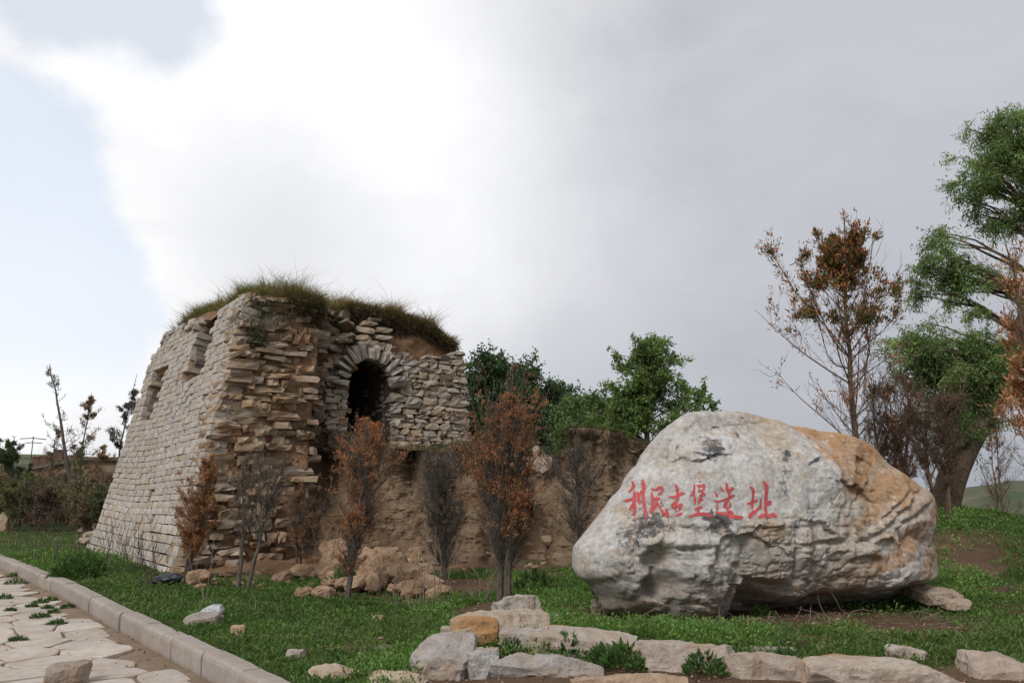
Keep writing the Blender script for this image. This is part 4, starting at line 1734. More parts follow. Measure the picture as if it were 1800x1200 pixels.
    for (cx, cy, rx, ry, rot, k) in ((590, 300, 40, 45, 20, 1.2), (560, 345, 50, 12, 30, 1.0), (735, 252, 9, 22, 10, 1.2), (890, 360, 32, 20, -40, 1.0), (985, 385, 45, 9, -38, 1.1), (300, 640, 95, 80, 20, 0.85), (530, 640, 60, 50, 0, 1.1), (240, 680, 60, 60, 0, 0.8), (820, 500, 45, 60, 0, 0.55), (1035, 560, 8, 60, 2, 0.8), (460, 660, 100, 40, 0, 0.5), (655, 205, 18, 8, 0, 1.0), (740, 185, 24, 6, 0, 1.0), (310, 560, 50, 40, 0, 0.6), (860, 420, 40, 60, 0, 0.5), (560, 420, 200, 90, 0, 0.35), (690, 700, 30, 30, 0, 0.6), (330, 770, 40, 40, 0, 0.5)):
        bl = np.maximum(bl, k * g(cx, cy, rx, ry, rot, 1.2))
    lay(sstep(bl + 1.1 * nc_ + 0.7 * nb_, 0.65, 1.15) * np.minimum(1, bl * 2.2) * 0.75 * front, (0.12, 0.122, 0.13))
    org = np.array([_bc[0], _bc[1], 0.0])
    bl_mask = np.clip(bl * front, 0, 1)
    nrt = nr + nrb
    me = mesh_np('boulder', V.reshape(-1, 3) - org, grid_faces(nth, nrt, wrap=True)[:, ::-1], None, True, base.reshape(-1, 3))
    m = mat_stone('boulder rock', 'tint', 0.6, 1.0, 4.0)
    al_ = me.attributes.new('lichen', 'FLOAT', 'POINT')
    al_.data.foreach_set('value', bl_mask.ravel().astype(np.float32))
    t = NT.__new__(NT)
    t.t = m.node_tree
    bs_ = [n_ for n_ in t.t.nodes if n_.type == 'BSDF_PRINCIPLED'][0]
    cl_ = bs_.inputs['Base Color'].links[0].from_socket
    ps_ = t.n('ShaderNodeNewGeometry').outputs['Position']
    nf_ = t.noise(ps_, 22, 8, 0.72)
    li_ = t.n('ShaderNodeAttribute', attribute_name='lichen').outputs['Fac']
    sp_ = t.ramp(t.math('ADD', nf_, t.math('MULTIPLY', li_, 0.26)), 0.66, 0.71)
    cc2 = t.mix(t.math('MULTIPLY', sp_, 0.85), cl_, (0.075, 0.078, 0.085))
    nw_ = t.noise(ps_, 15, 8, 0.75)
    cc2 = t.mix(t.math('MULTIPLY', t.ramp(nw_, 0.57, 0.63), 0.6), cc2, (0.78, 0.77, 0.75))
    ne_ = t.noise(ps_, 9, 8, 0.7)
    cc2 = t.mix(t.math('MULTIPLY', t.ramp(ne_, 0.53, 0.64), 0.5), cc2, (0.45, 0.30, 0.17))
    t.put(bs_.inputs['Base Color'], cc2)
    me.materials.append(m)
    root = thing('inscribed_boulder', tuple(org), 'huge pale and rusty boulder carved with six red Chinese characters', 'boulder')
    link('rock', me, root)
    # normals facing out?
    bv = BVHTree.FromPolygons([tuple(x) for x in V[:, :nr].reshape(-1, 3)], [tuple(int(k) for k in f) for f in grid_faces(nth, nr, wrap=True)])
    # ---- inscription
    CH = [
        [[(180, 145, 14), (200, 190, 26), (185, 225, 18), (145, 265, 8)], [(92, 350, 10), (150, 345, 24), (205, 312, 10)], [(207, 245, 16), (200, 350, 30), (205, 430, 26), (207, 512, 9)], [(192, 375, 20), (152, 445, 10)], [(238, 258, 22), (245, 320, 30), (252, 388, 8)], [(285, 133, 20), (302, 200, 34), (290, 280, 22), (305, 400, 27), (318, 470, 25), (318, 562, 8)], [(240, 330, 10), (275, 240, 10)]],
        [[(372, 228, 10), (430, 235, 18), (455, 208, 24), (490, 215, 20), (485, 262, 18), (440, 290, 10)], [(375, 262, 14), (392, 330, 24), (385, 400, 20), (370, 478, 9)], [(400, 330, 10), (440, 322, 24), (472, 333, 14)], [(432, 335, 24), (425, 390, 22), (378, 470, 10)], [(440, 370, 16), (470, 430, 16), (508, 480, 28), (542, 518, 14)], [(520, 420, 8), (545, 480, 22), (548, 512, 16)]],
        [[(618, 180, 12), (640, 215, 28), (640, 282, 16)], [(558, 308, 12), (620, 312, 22), (680, 275, 26), (722, 270, 14)], [(655, 298, 16), (632, 358, 22), (585, 405, 26)], [(585, 418, 18), (640, 405, 16), (692, 378, 22)], [(690, 380, 20), (662, 432, 16), (655, 455, 8)], [(612, 430, 10), (640, 462, 12)], [(622, 502, 10), (660, 485, 22), (692, 472, 14)]],
        [[(817, 178, 12), (807, 260, 20), (765, 302, 8)], [(805, 270, 16), (820, 330, 20), (822, 385, 8)], [(838, 195, 12), (890, 197, 24), (927, 180, 16)], [(858, 200, 10), (862, 250, 10)], [(922, 195, 14), (905, 240, 12)], [(850, 252, 12), (903, 242, 16)], [(868, 292, 14), (930, 280, 16)], [(905, 250, 12), (870, 330, 24), (850, 382, 14)], [(862, 342, 10), (902, 330, 12)], [(812, 437, 12), (860, 418, 24), (897, 408, 12)], [(862, 408, 14), (850, 480, 20)], [(755, 512, 14), (820, 492, 22), (900, 480, 24), (960, 490, 28), (992, 518, 16)]],
        [[(1018, 248, 8), (1050, 302, 24)], [(1018, 342, 14), (1055, 356, 17), (1092, 345, 12)], [(1048, 362, 9), (1040, 470, 8)], [(1140, 163, 14), (1150, 230, 28), (1172, 300, 14)], [(1078, 212, 10), (1115, 252, 14)], [(1165, 248, 22), (1217, 213, 22)], [(1062, 352, 8), (1130, 332, 14), (1180, 308, 20), (1222, 285, 16)], [(1152, 330, 18), (1120, 398, 26), (1112, 420, 12)], [(1160, 335, 9), (1188, 400, 11), (1155, 430, 9)], [(1140, 400, 14), (1152, 452, 20), (1212, 478, 26)], [(1030, 473, 14), (1120, 482, 26), (1200, 510, 28), (1260, 520, 34), (1312, 514, 20)]],
        [[(1375, 203, 14), (1415, 228, 22), (1413, 300, 18), (1400, 380, 26), (1404, 432, 12)], [(1350, 377, 10), (1400, 362, 17), (1457, 340, 12)], [(1370, 522, 28), (1400, 482, 32), (1450, 442, 24), (1492, 400, 10)], [(1492, 318, 13), (1486, 400, 16), (1480, 440, 12)], [(1518, 148, 20), (1552, 200, 34), (1545, 280, 24), (1538, 400, 22), (1545, 485, 26)], [(1540, 362, 13), (1602, 353, 20)], [(1545, 388, 10), (1600, 380, 14)], [(1465, 522, 24), (1515, 492, 24), (1570, 506, 32), (1620, 490, 30), (1658, 512, 24)]]]
    mred = bpy.data.materials.new('red paint')
    mred.use_nodes = True
    t = NT(mred.node_tree)
    pos = t.n('ShaderNodeNewGeometry').outputs['Position']
    nz = t.noise(pos, 45, 5, 0.7)
    c = t.mix(t.ramp(nz, 0.35, 0.62), (0.42, 0.035, 0.045), (0.55, 0.085, 0.09))
    c = t.mix(t.math('MULTIPLY', t.ramp(nz, 0.62, 0.76), 0.7), c, (0.55, 0.36, 0.34))
    b = t.n('ShaderNodeBsdfPrincipled')
    t.put(b.inputs['Base Color'], c)
    b.inputs['Roughness'].default_value = 0.7
    bp = t.n('ShaderNodeBump')
    bp.inputs['Strength'].default_value = 0.6
    bp.inputs['Distance'].default_value = 0.01
    t.put(bp.inputs['Height'], nz)
    t.put(b.inputs['Normal'], bp)
    t.put(t.n('ShaderNodeOutputMaterial').inputs[0], b)
    mpk = mat_plain('pink highlight paint', (0.52, 0.27, 0.25), 0.8, 0.3, 60)

    def ribbon(sp, pts, grow, lift, dxy, r):
        P_ = np.array(pts, float)
        L = np.concatenate([[0], np.cumsum(np.linalg.norm(np.diff(P_[:, :2], axis=0), axis=1))])
        n = max(6, int(L[-1] / 7))
        s = np.linspace(0, L[-1], n)
        x, y, w = (np.interp(s, L, P_[:, k]) for k in range(3))
        for _ in range(2):
            for q in (x, y, w):
                q[1:-1] = (q[:-2] + q[1:-1] * 2 + q[2:]) / 4
        w = w * np.clip(np.sin(np.linspace(0.25, PI - 0.2, n)) * 2.2, 0, 1) * (1 + r.normal(size=n) * 0.10) * grow
        tx, ty = np.gradient(x), np.gradient(y)
        ll = np.hypot(tx, ty) + 1e-9
        nx, ny = -ty / ll, tx / ll
        V_ = []
        K = 5
        for k in range(K):
            o_ = (k / (K - 1) - 0.5) * w
            for i in range(n):
                qx, qy = x[i] + nx[i] * o_[i] + dxy[0], y[i] + ny[i] * o_[i] + dxy[1]
                # follow the photo's perspective only to find where on the rock the stroke sits
                pxx, pyy = 1080 + qx / 5.806, 820 + qy / 5.806
                dr = ray(pxx, pyy)
                dr = dr / np.linalg.norm(dr)
                hit = bv.ray_cast(Vector(CAM), Vector(dr))
                if hit[0] is None:
                    h = onplane(pxx, pyy, BP0, BPN)
                    nn_ = BPN
                else:
                    h = np.array(hit[0])
                    nn_ = np.array(hit[1])
                    if nn_ @ BPN < 0:
                        nn_ = -nn_
                lf = lift + 0.0035 * (1 - abs(k / (K - 1) - 0.5) * 2) * (-0.5)
                V_.append(h + nn_ * lf)
        sp.add(np.array(V_), grid_faces(K, n), (1, 1, 1))
    r = np.random.default_rng(3)
    for strokes in CH:
        sp = Soup()
        for st in strokes:
            ribbon(sp, st, 1.18, 0.0075, (0, 0), r)
        ch = link('inscribed_character', sp.build('inscribed_character', mred, True, origin=org), root)
        s2 = Soup()
        for st in strokes:
            ribbon(s2, st, 1.2, 0.0035, (5, 4), r)  # pale copy offset to one side: highlight painted along each stroke
        link('highlight_edge', s2.build('highlight_edge', mpk, True, origin=org), ch)


build_boulder()
# ------------------------------------------------------------------ loose blocks and stones
def gz(x, y):
    return float(ground_z(np.array([x]), np.array([y]))[0])


def stone(x0, x1, yt, yb, z0, D, col, label, name='stone_block', cat='stone block', group=None, yaw=0.0, seed=1, k=6.0, rough=0.05, facets=10, n=(44, 30, 24), hf=0.016, dy=0.0, mat=None, tilt=(0, 0), sink=0.03):
    g = G((x0 + x1) / 2, yb, z0)
    Y = g[1]
    W = (x1 - x0) / F_PX * Y
    H = P((x0 + x1) / 2, yt, Y)[2] - z0
    H = max(H, 0.02) + sink
    v, f = rock((W * 1.07, D, H * 1.06), n, max(k * 2.0, 6), rough * 0.8, seed, min(hf, 0.10 * H), facets)
    o = link(name, mesh_np(name, v, f, mat or M_BLOCK, False), None, (g[0], Y + D / 2 + dy, z0 - sink + H / 2))
    o.rotation_euler = (tilt[0], tilt[1], yaw)
    o.color = (*col, 1)
    tag(o, label, cat, group)
    return o


GREY = (0.40, 0.365, 0.34)
TAN = (0.46, 0.385, 0.31)
RUST = (0.42, 0.23, 0.10)
GB = 'stone blocks edging the bed before the boulder'
stone(727, 826, 1128, 1200, -0.03, 0.50, GREY, 'large upright grey block at the left end of the edging', group=GB, seed=11, k=9, rough=0.04, yaw=-0.12)
stone(822, 872, 1150, 1205, -0.05, 0.30, (0.46, 0.44, 0.42), 'small pale block wedged between two larger edging blocks', group=GB, seed=12, k=7, rough=0.06)
stone(874, 1050, 1158, 1210, -0.06, 0.26, GREY, 'long grey block of the lower row beside the small pale one', group=GB, seed=13, k=8, rough=0.05, yaw=-0.03)
stone(893, 1110, 1114, 1160, 0.05, 0.26, (0.43, 0.385, 0.345), 'long grey and tan block of the upper row behind green weeds', group=GB, seed=14, k=8, rough=0.045, yaw=-0.06)
stone(1106, 1292, 1140, 1196, -0.03, 0.36, (0.44, 0.37, 0.32), 'wide tan block in the middle of the edging with leafy weeds before it', group=GB, seed=15, k=8, rough=0.05)
stone(1292, 1440, 1158, 1215, -0.06, 0.30, (0.42, 0.35, 0.29), 'brownish sloping block just right of the wide tan block', group=GB, seed=16, k=7, rough=0.05, tilt=(0, 0.07))
stone(1448, 1706, 1176, 1235, -0.08, 0.36, (0.50, 0.43, 0.36), 'broad pale flat-topped block at the right of the edging', group=GB, seed=17, k=7, rough=0.045, tilt=(0, 0.05))
stone(1725, 1830, 1160, 1195, 0.0, 0.30, (0.45, 0.37, 0.31), 'tan block half sunk in grass at the lower right corner', group=GB, seed=18, k=5, rough=0.06, tilt=(0, 0.15))
ob = stone(800, 955, 1084, 1122, 0.16, 0.36, TAN, 'tan slab with an orange broken end lying on the edging blocks', 'stone_slab', 'stone slab', seed=21, k=7, rough=0.07, yaw=0.18, tilt=(0.05, 0.04))
o2 = stone(798, 868, 1087, 1124, 0.16, 0.07, RUST, None, 'broken_end', None, seed=22, k=4, rough=0.05, n=(18, 8, 14))

bpy.context.view_layer.update()
o2.parent = ob
o2.matrix_parent_inverse = ob.matrix_world.inverted()
for k_ in ('label', 'category'):
    if k_ in o2:
        del o2[k_]
o2['label'] = 'rusty orange broken end'
stone(872, 948, 1052, 1100, 0.12, 0.25, (0.45, 0.40, 0.35), 'pointed grey-tan stone standing behind the orange-ended slab', 'pointed_stone', 'stone', seed=23, k=2.6, rough=0.12, facets=14, yaw=0.5)
stone(940, 998, 1101, 1109, 0.20, 0.14, (0.47, 0.37, 0.26), 'thin tan flake of stone on the long upper edging block', 'stone_flake', 'stone', seed=24, k=5)
stone(775, 802, 1103, 1113, 0.16, 0.12, (0.45, 0.42, 0.39), 'small grey stone beside the orange-ended slab', 'stone', 'stone', seed=25, k=3)
stone(544, 622, 1178, 1203, -0.02, 0.18, (0.52, 0.44, 0.35), 'low buff stone in the grass near the kerb at the bottom', 'stone', 'stone', seed=26, k=5)
stone(640, 742, 1192, 1222, -0.03, 0.26, (0.50, 0.41, 0.31), 'flat buff stone at the foot of the large grey block', 'stone', 'stone', seed=27, k=5)
stone(1016, 1200, 1192, 1235, -0.06, 0.20, (0.44, 0.32, 0.23), 'long low brownish stone at the bottom edge before the edging', 'stone', 'stone', seed=28, k=5)
stone(1312, 1394, 1138, 1147, 0.10, 0.10, (0.36, 0.31, 0.27), 'thin flat stone slab lying in the grass before the boulder', 'stone_flake', 'stone', seed=29, k=6)
stone(1568, 1628, 1138, 1160, 0.06, 0.14, (0.48, 0.43, 0.38), 'jagged pale stone in the grass right of the edging', 'stone', 'stone', seed=30, k=3.5, rough=0.1)
stone(1440, 1520, 1156, 1172, 0.04, 0.16, (0.42, 0.27, 0.18), 'flat rusty stone behind the broad pale block', 'stone', 'stone', seed=31, k=4)
stone(1622, 1700, 1036, 1062, 0.12, 0.4, (0.38, 0.31, 0.25), 'sloping brown stone at the right foot of the boulder', 'stone', 'stone', seed=32, k=4, tilt=(0, 0.2))
stone(1668, 1712, 1056, 1068, 0.11, 0.18, (0.44, 0.36, 0.29), 'small tan stone just right of the boulder foot', 'stone', 'stone', seed=33, k=4)
stone(1042, 1064, 1056, 1078, 0.08, 0.12, (0.46, 0.39, 0.31), 'small tan stone at the left foot of the boulder', 'stone', 'stone', seed=34, k=3.5)
stone(954, 988, 1080, 1091, 0.08, 0.14, (0.42, 0.39, 0.33), 'flat grey stone in the weeds right of the triple-stemmed dead juniper', 'stone', 'stone', seed=35, k=4)
stone(318, 374, 1082, 1101, 0.0, 0.25, (0.36, 0.32, 0.28), 'grey stone in the grass under a white plastic bag', 'stone', 'stone', seed=36, k=5)
stone(404, 424, 1101, 1121, 0.0, 0.10, (0.50, 0.36, 0.24), 'small upright orange-tan stone in the grass by the kerb', 'stone', 'stone', seed=37, k=4, yaw=0.3)
stone(503, 533, 1145, 1159, 0.0, 0.13, (0.44, 0.39, 0.35), 'small pinkish stone in the grass nearest the kerb', 'stone', 'stone', seed=38, k=3, rough=0.1)
stone(656, 690, 1136, 1148, 0.0, 0.10, (0.16, 0.12, 0.10), 'dark muddy stone in the grass left of the large grey block', 'stone', 'stone', seed=39, k=3)
stone(655, 673, 1083, 1091, 0.0, 0.10, (0.44, 0.29, 0.18), 'little orange-brown stone in the middle of the grass', 'stone', 'stone', seed=40, k=3)
stone(76, 136, 1172, 1210, PAVE_Z, 0.20, (0.34, 0.28, 0.23), 'loose pointed brown stone lying on the paving', 'loose_stone', 'stone', seed=41, k=2.6, rough=0.13, facets=14, yaw=0.4)
stone(-14, 8, 903, 936, -0.02, 0.35, (0.46, 0.37, 0.26), 'upright buff stone at the left edge of the photo beyond the shrubs', 'standing_stone', 'stone', seed=42, k=3)
stone(918, 968, 804, 828, 1.62, 0.35, (0.46, 0.42, 0.36), 'pale block lodged in the notch at the top of the earth bank', 'stone_block', 'stone block', seed=43, k=6, dy=0.0)
stone(937, 948, 784, 802, 1.95, 0.14, (0.50, 0.44, 0.36), 'small pale stone standing above the block in the notch of the bank', 'stone', 'stone', seed=44, k=3)
GS = 'broken slabs heaped at the far foot of the watchtower'
for i_, (a_, b_, c_, d_) in enumerate(((134, 152, 926, 934), (146, 170, 920, 930), (138, 160, 938, 946), (132, 148, 946, 954), (150, 168, 934, 942))):
    stone(a_, b_, c_, d_, 0.05, 0.4, (0.36, 0.29, 0.22), 'broken slab in the small heap at the far foot of the watchtower', 'broken_slab', 'stone', GS, seed=50 + i_, k=4, n=(8, 6, 5), yaw=0.3 * i_)


# ------------------------------------------------------------------ clods under the bank
def build_clods():
    r = np.random.default_rng(23)
    big = [(640, 742, 948, 985, 'long flat-topped slab of earth crowning the heap of clods'), (560, 618, 950, 1000, 'rounded upright clod at the left end of the heap'), (600, 660, 968, 1020, 'broad cracked clod left of centre in the heap'),
           (655, 712, 975, 1022, 'blocky clod in the middle of the heap'), (690, 745, 995, 1032, 'low flat clod at the right foot of the heap'), (625, 672, 1000, 1032, 'wedge-shaped clod in front of the heap'), (560, 600, 985, 1015, 'smaller clod resting before the upright one'),
           (715, 742, 965, 1000, 'narrow clod under the right end of the flat slab'), (325, 360, 1004, 1022, 'brown clod of earth by the tower corner beside the dark bag')]
    for i, (a, b, c, d, lab) in enumerate(big):
        o = stone(a, b, c, d, 0.06, (b - a) / F_PX * 12 * 0.7, (0.40, 0.27, 0.175), lab, 'earth_clod', 'earth clod', 'clods fallen from the earth bank', seed=60 + i, k=4, rough=0.10, facets=14, n=(20, 14, 12), hf=0.02, mat=M_CLOD, yaw=r.uniform(-0.4, 0.4), tilt=(r.normal() * 0.1, r.normal() * 0.1))
    mids = [rock((1, 0.9, 0.75), (12, 11, 9), 5, 0.09, 120 + i, 0.03, 14) for i in range(6)]
    mids = [mesh_np('earth_clod', v, f, M_CLOD, False) for v, f in mids]
    for i in range(46):
        px = r.normal(655, 62)
        w = math.exp(-((px - 655) / 80) ** 2)
        py = r.uniform(1000 - 45 * w, 1036)
        lift = 0.30 * w * (1 - (py - 955) / 85) if py < 1036 else 0
        g = G(px, py, 0.1 + lift * 0.5)
        g = np.array([g[0], min(g[1], 13.4), 0])
        o = link('earth_clod', mids[i % 6], None, (g[0], g[1], gz(g[0], g[1]) + 0.06 + max(0, lift)))
        s = r.uniform(0.13, 0.34)
        o.scale = (s * r.uniform(0.9, 1.5), s, s * r.uniform(0.6, 1.0))
        o.rotation_euler = (r.uniform(-.5, .5), r.uniform(-.5, .5), r.uniform(0, 6))
        q_ = r.uniform(0.30, 0.46)
        o.color = (q_, q_ * 0.69, q_ * 0.46, 1)
        where = 'on the left side of' if px < 625 else ('in the middle of' if px < 690 else 'on the right side of')
        size = 'large' if s > 0.27 else ('medium' if s > 0.2 else 'smallish')
        tag(o, '%s angular clod of tan earth %s the heap under the bank' % (size, where), 'earth clod', 'angular clods %s the heap' % where)
    shapes = []
    for i in range(8):
        v, f = rock((1, 1, 0.75), (7, 7, 6), 3, 0.09, 80 + i, 0.0, 12)
        shapes.append(mesh_np('small_clod', v, f, M_CLOD, False))
    for i in range(110):
        px, py = (r.uniform(505, 770), r.uniform(975, 1040)) if i < 70 else (r.uniform(320, 560), r.uniform(1000, 1035))
        if i >= 98:
            px, py = r.uniform(900, 1010), r.uniform(985, 1000)
        g = G(px, py, 0)
        if g[1] > 14.2:
            continue
        o = link('small_clod', shapes[int(r.integers(8))], None, (g[0], g[1], gz(g[0], g[1]) + 0.01))
        s = r.uniform(0.04, 0.13)
        o.scale = (s * r.uniform(0.9, 1.6), s, s * r.uniform(0.7, 1.1))
        o.rotation_euler = (r.uniform(-.4, .4), r.uniform(-.4, .4), r.uniform(0, 6))
        g = r.uniform(0.26, 0.42)
        o.color = (g, g * 0.66, g * 0.44, 1)
        tag(o, 'small crumbled clod of reddish earth at the foot of the ruin', 'earth clod', 'small clods crumbled from the ruin')
    # heap of loose soil below
    nu, nv = 140, 60
    u = np.linspace(0, 1, nu)[:, None]
    w = np.linspace(0, 1, nv)[None]
    X = -5.4 + 5.0 * u + 0 * w
    Y = 11.9 + 3.2 * w + 0.3 * u
    Hh = 0.16 * np.exp(-((X + 2.4) / 1.2) ** 2) * sstep(w, 0.25, 0.85) + 0.16 * np.exp(-((X + 4.3) / 0.9) ** 2) * sstep(w, 0.15, 0.6)
    p = np.stack([X.ravel(), Y.ravel(), 0 * X.ravel()], 1)
    Hh = Hh * (1 + 0.5 * fbm(p, 2.5, 4, 5).reshape(X.shape)) + 0.035 * fbm(p, 9, 3, 6).reshape(X.shape) * sstep(w, 0.1, 0.4)
    Z = ground_z(X, Y) + Hh - 0.03 + 0.035 * (1 - np.abs(2 * u - 1) ** 6) * sstep(w, 0.05, 0.4) - 0.06 * (1 - sstep(u, 0, 0.1) * sstep(u, 1, 0.9)) - 0.05 * (1 - sstep(w, 0, 0.2))
    me = mesh_np('washed_soil', np.stack([X, Y, Z], -1).reshape(-1, 3), grid_faces(nu, nv), M_CORE, True)
    tag(link('washed_soil', me), kind='structure')


build_clods()

# ------------------------------------------------------------------ litter
M_BAG = mat_plain('white plastic', (0.62, 0.64, 0.66), 0.35, 0.2, 30, 0.3)
M_DARKBAG = mat_plain('dark plastic', (0.035, 0.037, 0.045), 0.35, 0.3, 30)


def bag(x0, x1, yt, yb, z0, mat, label, name, seed):
    g = G((x0 + x1) / 2, yb, z0)
    W = (x1 - x0) / F_PX * g[1]
    H = P((x0 + x1) / 2, yt, g[1])[2] - z0
    v, f = cgrid(26, 18, 14)
    v = unit(v) * np.array([W / 2, W * 0.35, H / 2])
    q = v * 9 + seed
    v = v * (1 + 0.30 * fbm(q, 1.0, 4, seed, ridged=True))[:, None] + 0.012 * fbm(q, 3.0, 3, seed + 1, ridged=True)[:, None]
    v[:, 2] += (v[:, 0] / W) * H * 0.25
    o = link(name, mesh_np(name, v, f, mat, True), None, (g[0], g[1] + W * 0.3, z0 + H / 2))
    tag(o, label, 'plastic bag')


bag(350, 387, 1067, 1089, 0.02, M_BAG, 'crumpled white plastic bag on the grey stone in the grass', 'plastic_bag', 4)
bag(266, 310, 1011, 1028, 0.0, M_DARKBAG, 'crumpled dark bag lying at the near corner of the watchtower', 'dark_bag', 6)


# ------------------------------------------------------------------ plants
def pick(pts, n, lo, hi, rng):
    """n random points on the polylines pts (N,K,3) with parameter in [lo,hi] -> pos, tangent, param, index"""
    N, K, _ = pts.shape
    i = rng.integers(0, N, n)
    t = rng.uniform(lo, hi, n) * (K - 1)
    k = np.minimum(t.astype(int), K - 2)
    a = (t - k)[:, None]
    p = pts[i, k] * (1 - a) + pts[i, k + 1] * a
    return p, unit(pts[i, k + 1] - pts[i, k]), t / (K - 1), i


def dead_conifer(base, H, W, label, group, seed, stems=1, r0=0.035, lean=(0, 0), bare=0.25, peak=0.55, nb=110, tw=9, leaf=0, zones=(), up=1.1, name='dead_juniper', cat='dead tree', leafL=0.032, wisps=0.25, barkm=None, twig_r=0.0028, spread=0.10, cl=0.07):
    """zones: (frac lo, frac hi, colour, share of the leaves, side) of the brown foliage left on the tree"""
    r = np.random.default_rng(seed)
    root = thing(name, tuple(base), label, cat, group)
    bz = np.zeros(3)
    K = 14
    t = np.linspace(0, 1, K)
    st = []
    for k in range(stems):
        an = r.uniform(0, 2 * PI)
        off = np.array([math.cos(an), math.sin(an) * 0.5, 0]) * (0 if stems == 1 else spread)
        top = np.array([lean[0] * H, lean[1] * H, H * (1 if k == 0 else r.uniform(0.75, 0.95))]) + off * 1.6
        p = off[None] * (1 - 0.2 * t[:, None]) + top[None] * t[:, None]
        p[:, :2] += (np.cumsum(r.normal(size=(K, 2)) * 0.017 * H ** 0.5, axis=0)) * t[:, None]
        st.append(p)
    st = np.array(st)
    rad = r0 * (1 - 0.88 * t[None]) * np.ones((stems, 1))
    v, f = tubes(st, rad, 7)
    link('trunk', mesh_np('trunk', v, f, barkm or M_BARK, True), root)
    p, tn, fr, _ = pick(st, nb, bare, 0.97, r)
    if stems > 1:
        fr = p[:, 2] / H
    prof = np.where(fr < peak, 0.62 + 0.38 * (fr - bare) / max(peak - bare, 0.01), np.clip(1 - (fr - peak) / (1.02 - peak), 0.06, 1))
    an = r.uniform(0, 2 * PI, nb)
    d = np.stack([np.cos(an), np.sin(an), np.full(nb, up)], 1) + r.normal(size=(nb, 3)) * 0.15
    upv = up * r.uniform(0.55, 1.15, nb)
    d[:, 2] = upv
    lump = np.clip(1 + 0.9 * fbm(np.stack([np.cos(an), np.sin(an), fr * 4], 1) + seed, 1.3, 2, seed), 0.35, 1.7)
    L = W * prof * np.sqrt(1 + upv * upv) * r.uniform(0.35, 1.1, nb) * lump
    br = sprouts(p, d, L, 7, (0, 0, 0.22), 0.13, r)
    rb = np.clip(0.05 * r0 + 0.007 * L, 0.0025, 0.012)[:, None] * (1 - 0.75 * np.linspace(0, 1, 7))[None]
    v1, f1 = tubes(br, rb, 4)
    n2 = nb * tw
    p2, t2, fr2, i2 = pick(br, n2, 0.15, 1.0, r)
    d2 = t2 + r.normal(size=(n2, 3)) * 0.65 + np.array([0, 0, 0.25])
    L2 = L[i2] * r.uniform(0.18, 0.5, n2) * (1.15 - 0.6 * fr2)
    tws = sprouts(p2, d2, L2, 4, (0, 0, 0.2), 0.12, r)
    v2, f2 = tubes(tws, np.full((n2, 4), twig_r) * np.array([1, 0.8, 0.6, 0.35]), 3)
    n3 = int(n2 * 1.6)
    p3, t3, _, i3 = pick(tws, n3, 0.2, 1.0, r)
    d3 = t3 + r.normal(size=(n3, 3)) * 0.7
    tw3 = sprouts(p3, d3, L2[i3] * r.uniform(0.2, 0.5, n3), 3, (0, 0, 0.1), 0.1, r)
    v3, f3 = tubes(tw3, np.full((n3, 3), twig_r * 0.6) * np.array([1, 0.7, 0.3]), 3)
    link('branches', mesh_np('branches', np.concatenate([v1, v2, v3]), [np.concatenate([f1, f2 + len(v1), f3 + len(v1) + len(v2)])], barkm or M_BARK, False), root)
    if leaf:
        sp = Soup()
        for (lo, hi, colr, share, side) in zones:
            n = int(leaf * share * (1.8 if leafL < 0.04 else 1.2))
            pp = np.concatenate([tws.reshape(-1, 3), tw3.reshape(-1, 3)])
            fz = pp[:, 2] / H
            m = (fz > lo) & (fz < hi)
            if side:
                m &= (pp[:, 0] * side > 0.0 * W) & (r.random(len(pp)) < 0.9)
            # foliage clings in clumps
            cn = fbm(pp + seed, 2.2 / max(W, 0.3) ** 0.5, 3, seed)
            m &= cn > (-0.12 + wisps * 0.5)
            pp = pp[m]
            if len(pp) < 5:
                continue
            q = pp[r.integers(0, len(pp), n)] + r.normal(size=(n, 3)) * leafL * 0.35
            dd = r.normal(size=(n, 3)) * 0.55 + np.array([0, 0, 0.8]) + unit(q * np.array([1, 1, 0])) * 0.4
            vv, ff = leaves(q, dd, leafL * r.uniform(0.6, 1.5, n), leafL * 0.26, r)
            c = tintn(colr, n, 0.3, 0.08, r)
            sp.add(vv, ff, rep(c, 4))
        if sp.k:
            link('foliage', sp.build('foliage', M_DEAD), root)
    return root


OR = (0.40, 0.175, 0.078)
OR2 = (0.33, 0.17, 0.092)
BR = (0.24, 0.155, 0.10)
GBR = (0.20, 0.16, 0.125)
GRN = (0.08, 0.125, 0.03)


def gb(px, py, z=0.0):
    g = G(px, py, z)
    return np.array([g[0], g[1], gz(g[0], g[1]) - 0.03])


def hgt(base, px, py):
    return float(P(px, py, base[1])[2] - base[2])


GJ = 'dead junipers planted before the ruin'
b = gb(318, 1020); dead_conifer(b, hgt(b, 335, 795), 0.27, 'small orange-brown juniper with a green tip at the near corner of the watchtower', GJ, 101, 3, 0.022, (0.05, 0), 0.16, 0.55, 140, 9, 12000, ((0.18, 0.98, OR, 0.6, 0), (0.3, 0.9, OR2, 0.3, 0), (0.62, 0.92, GRN, 0.07, 1)), up=1.6)
b = gb(428, 1035); dead_conifer(b, hgt(b, 450, 795), 0.36, 'bare grey-brown juniper with two stems before the broken corner of the tower', GJ, 102, 2, 0.034, (0.10, 0), 0.3, 0.65, 95, 10, 2400, ((0.45, 1.0, GBR, 1.0, 0),), up=1.5, wisps=0.5, spread=0.08)
b = gb(532, 1000); dead_conifer(b, hgt(b, 535, 845), 0.25, 'short dark rusty juniper at the foot of the stone pier', GJ, 103, 2, 0.022, (0, 0), 0.12, 0.45, 100, 9, 5500, ((0.1, 1.0, OR2, 0.5, 0), (0.1, 1.0, BR, 0.5, 0)), up=1.7)
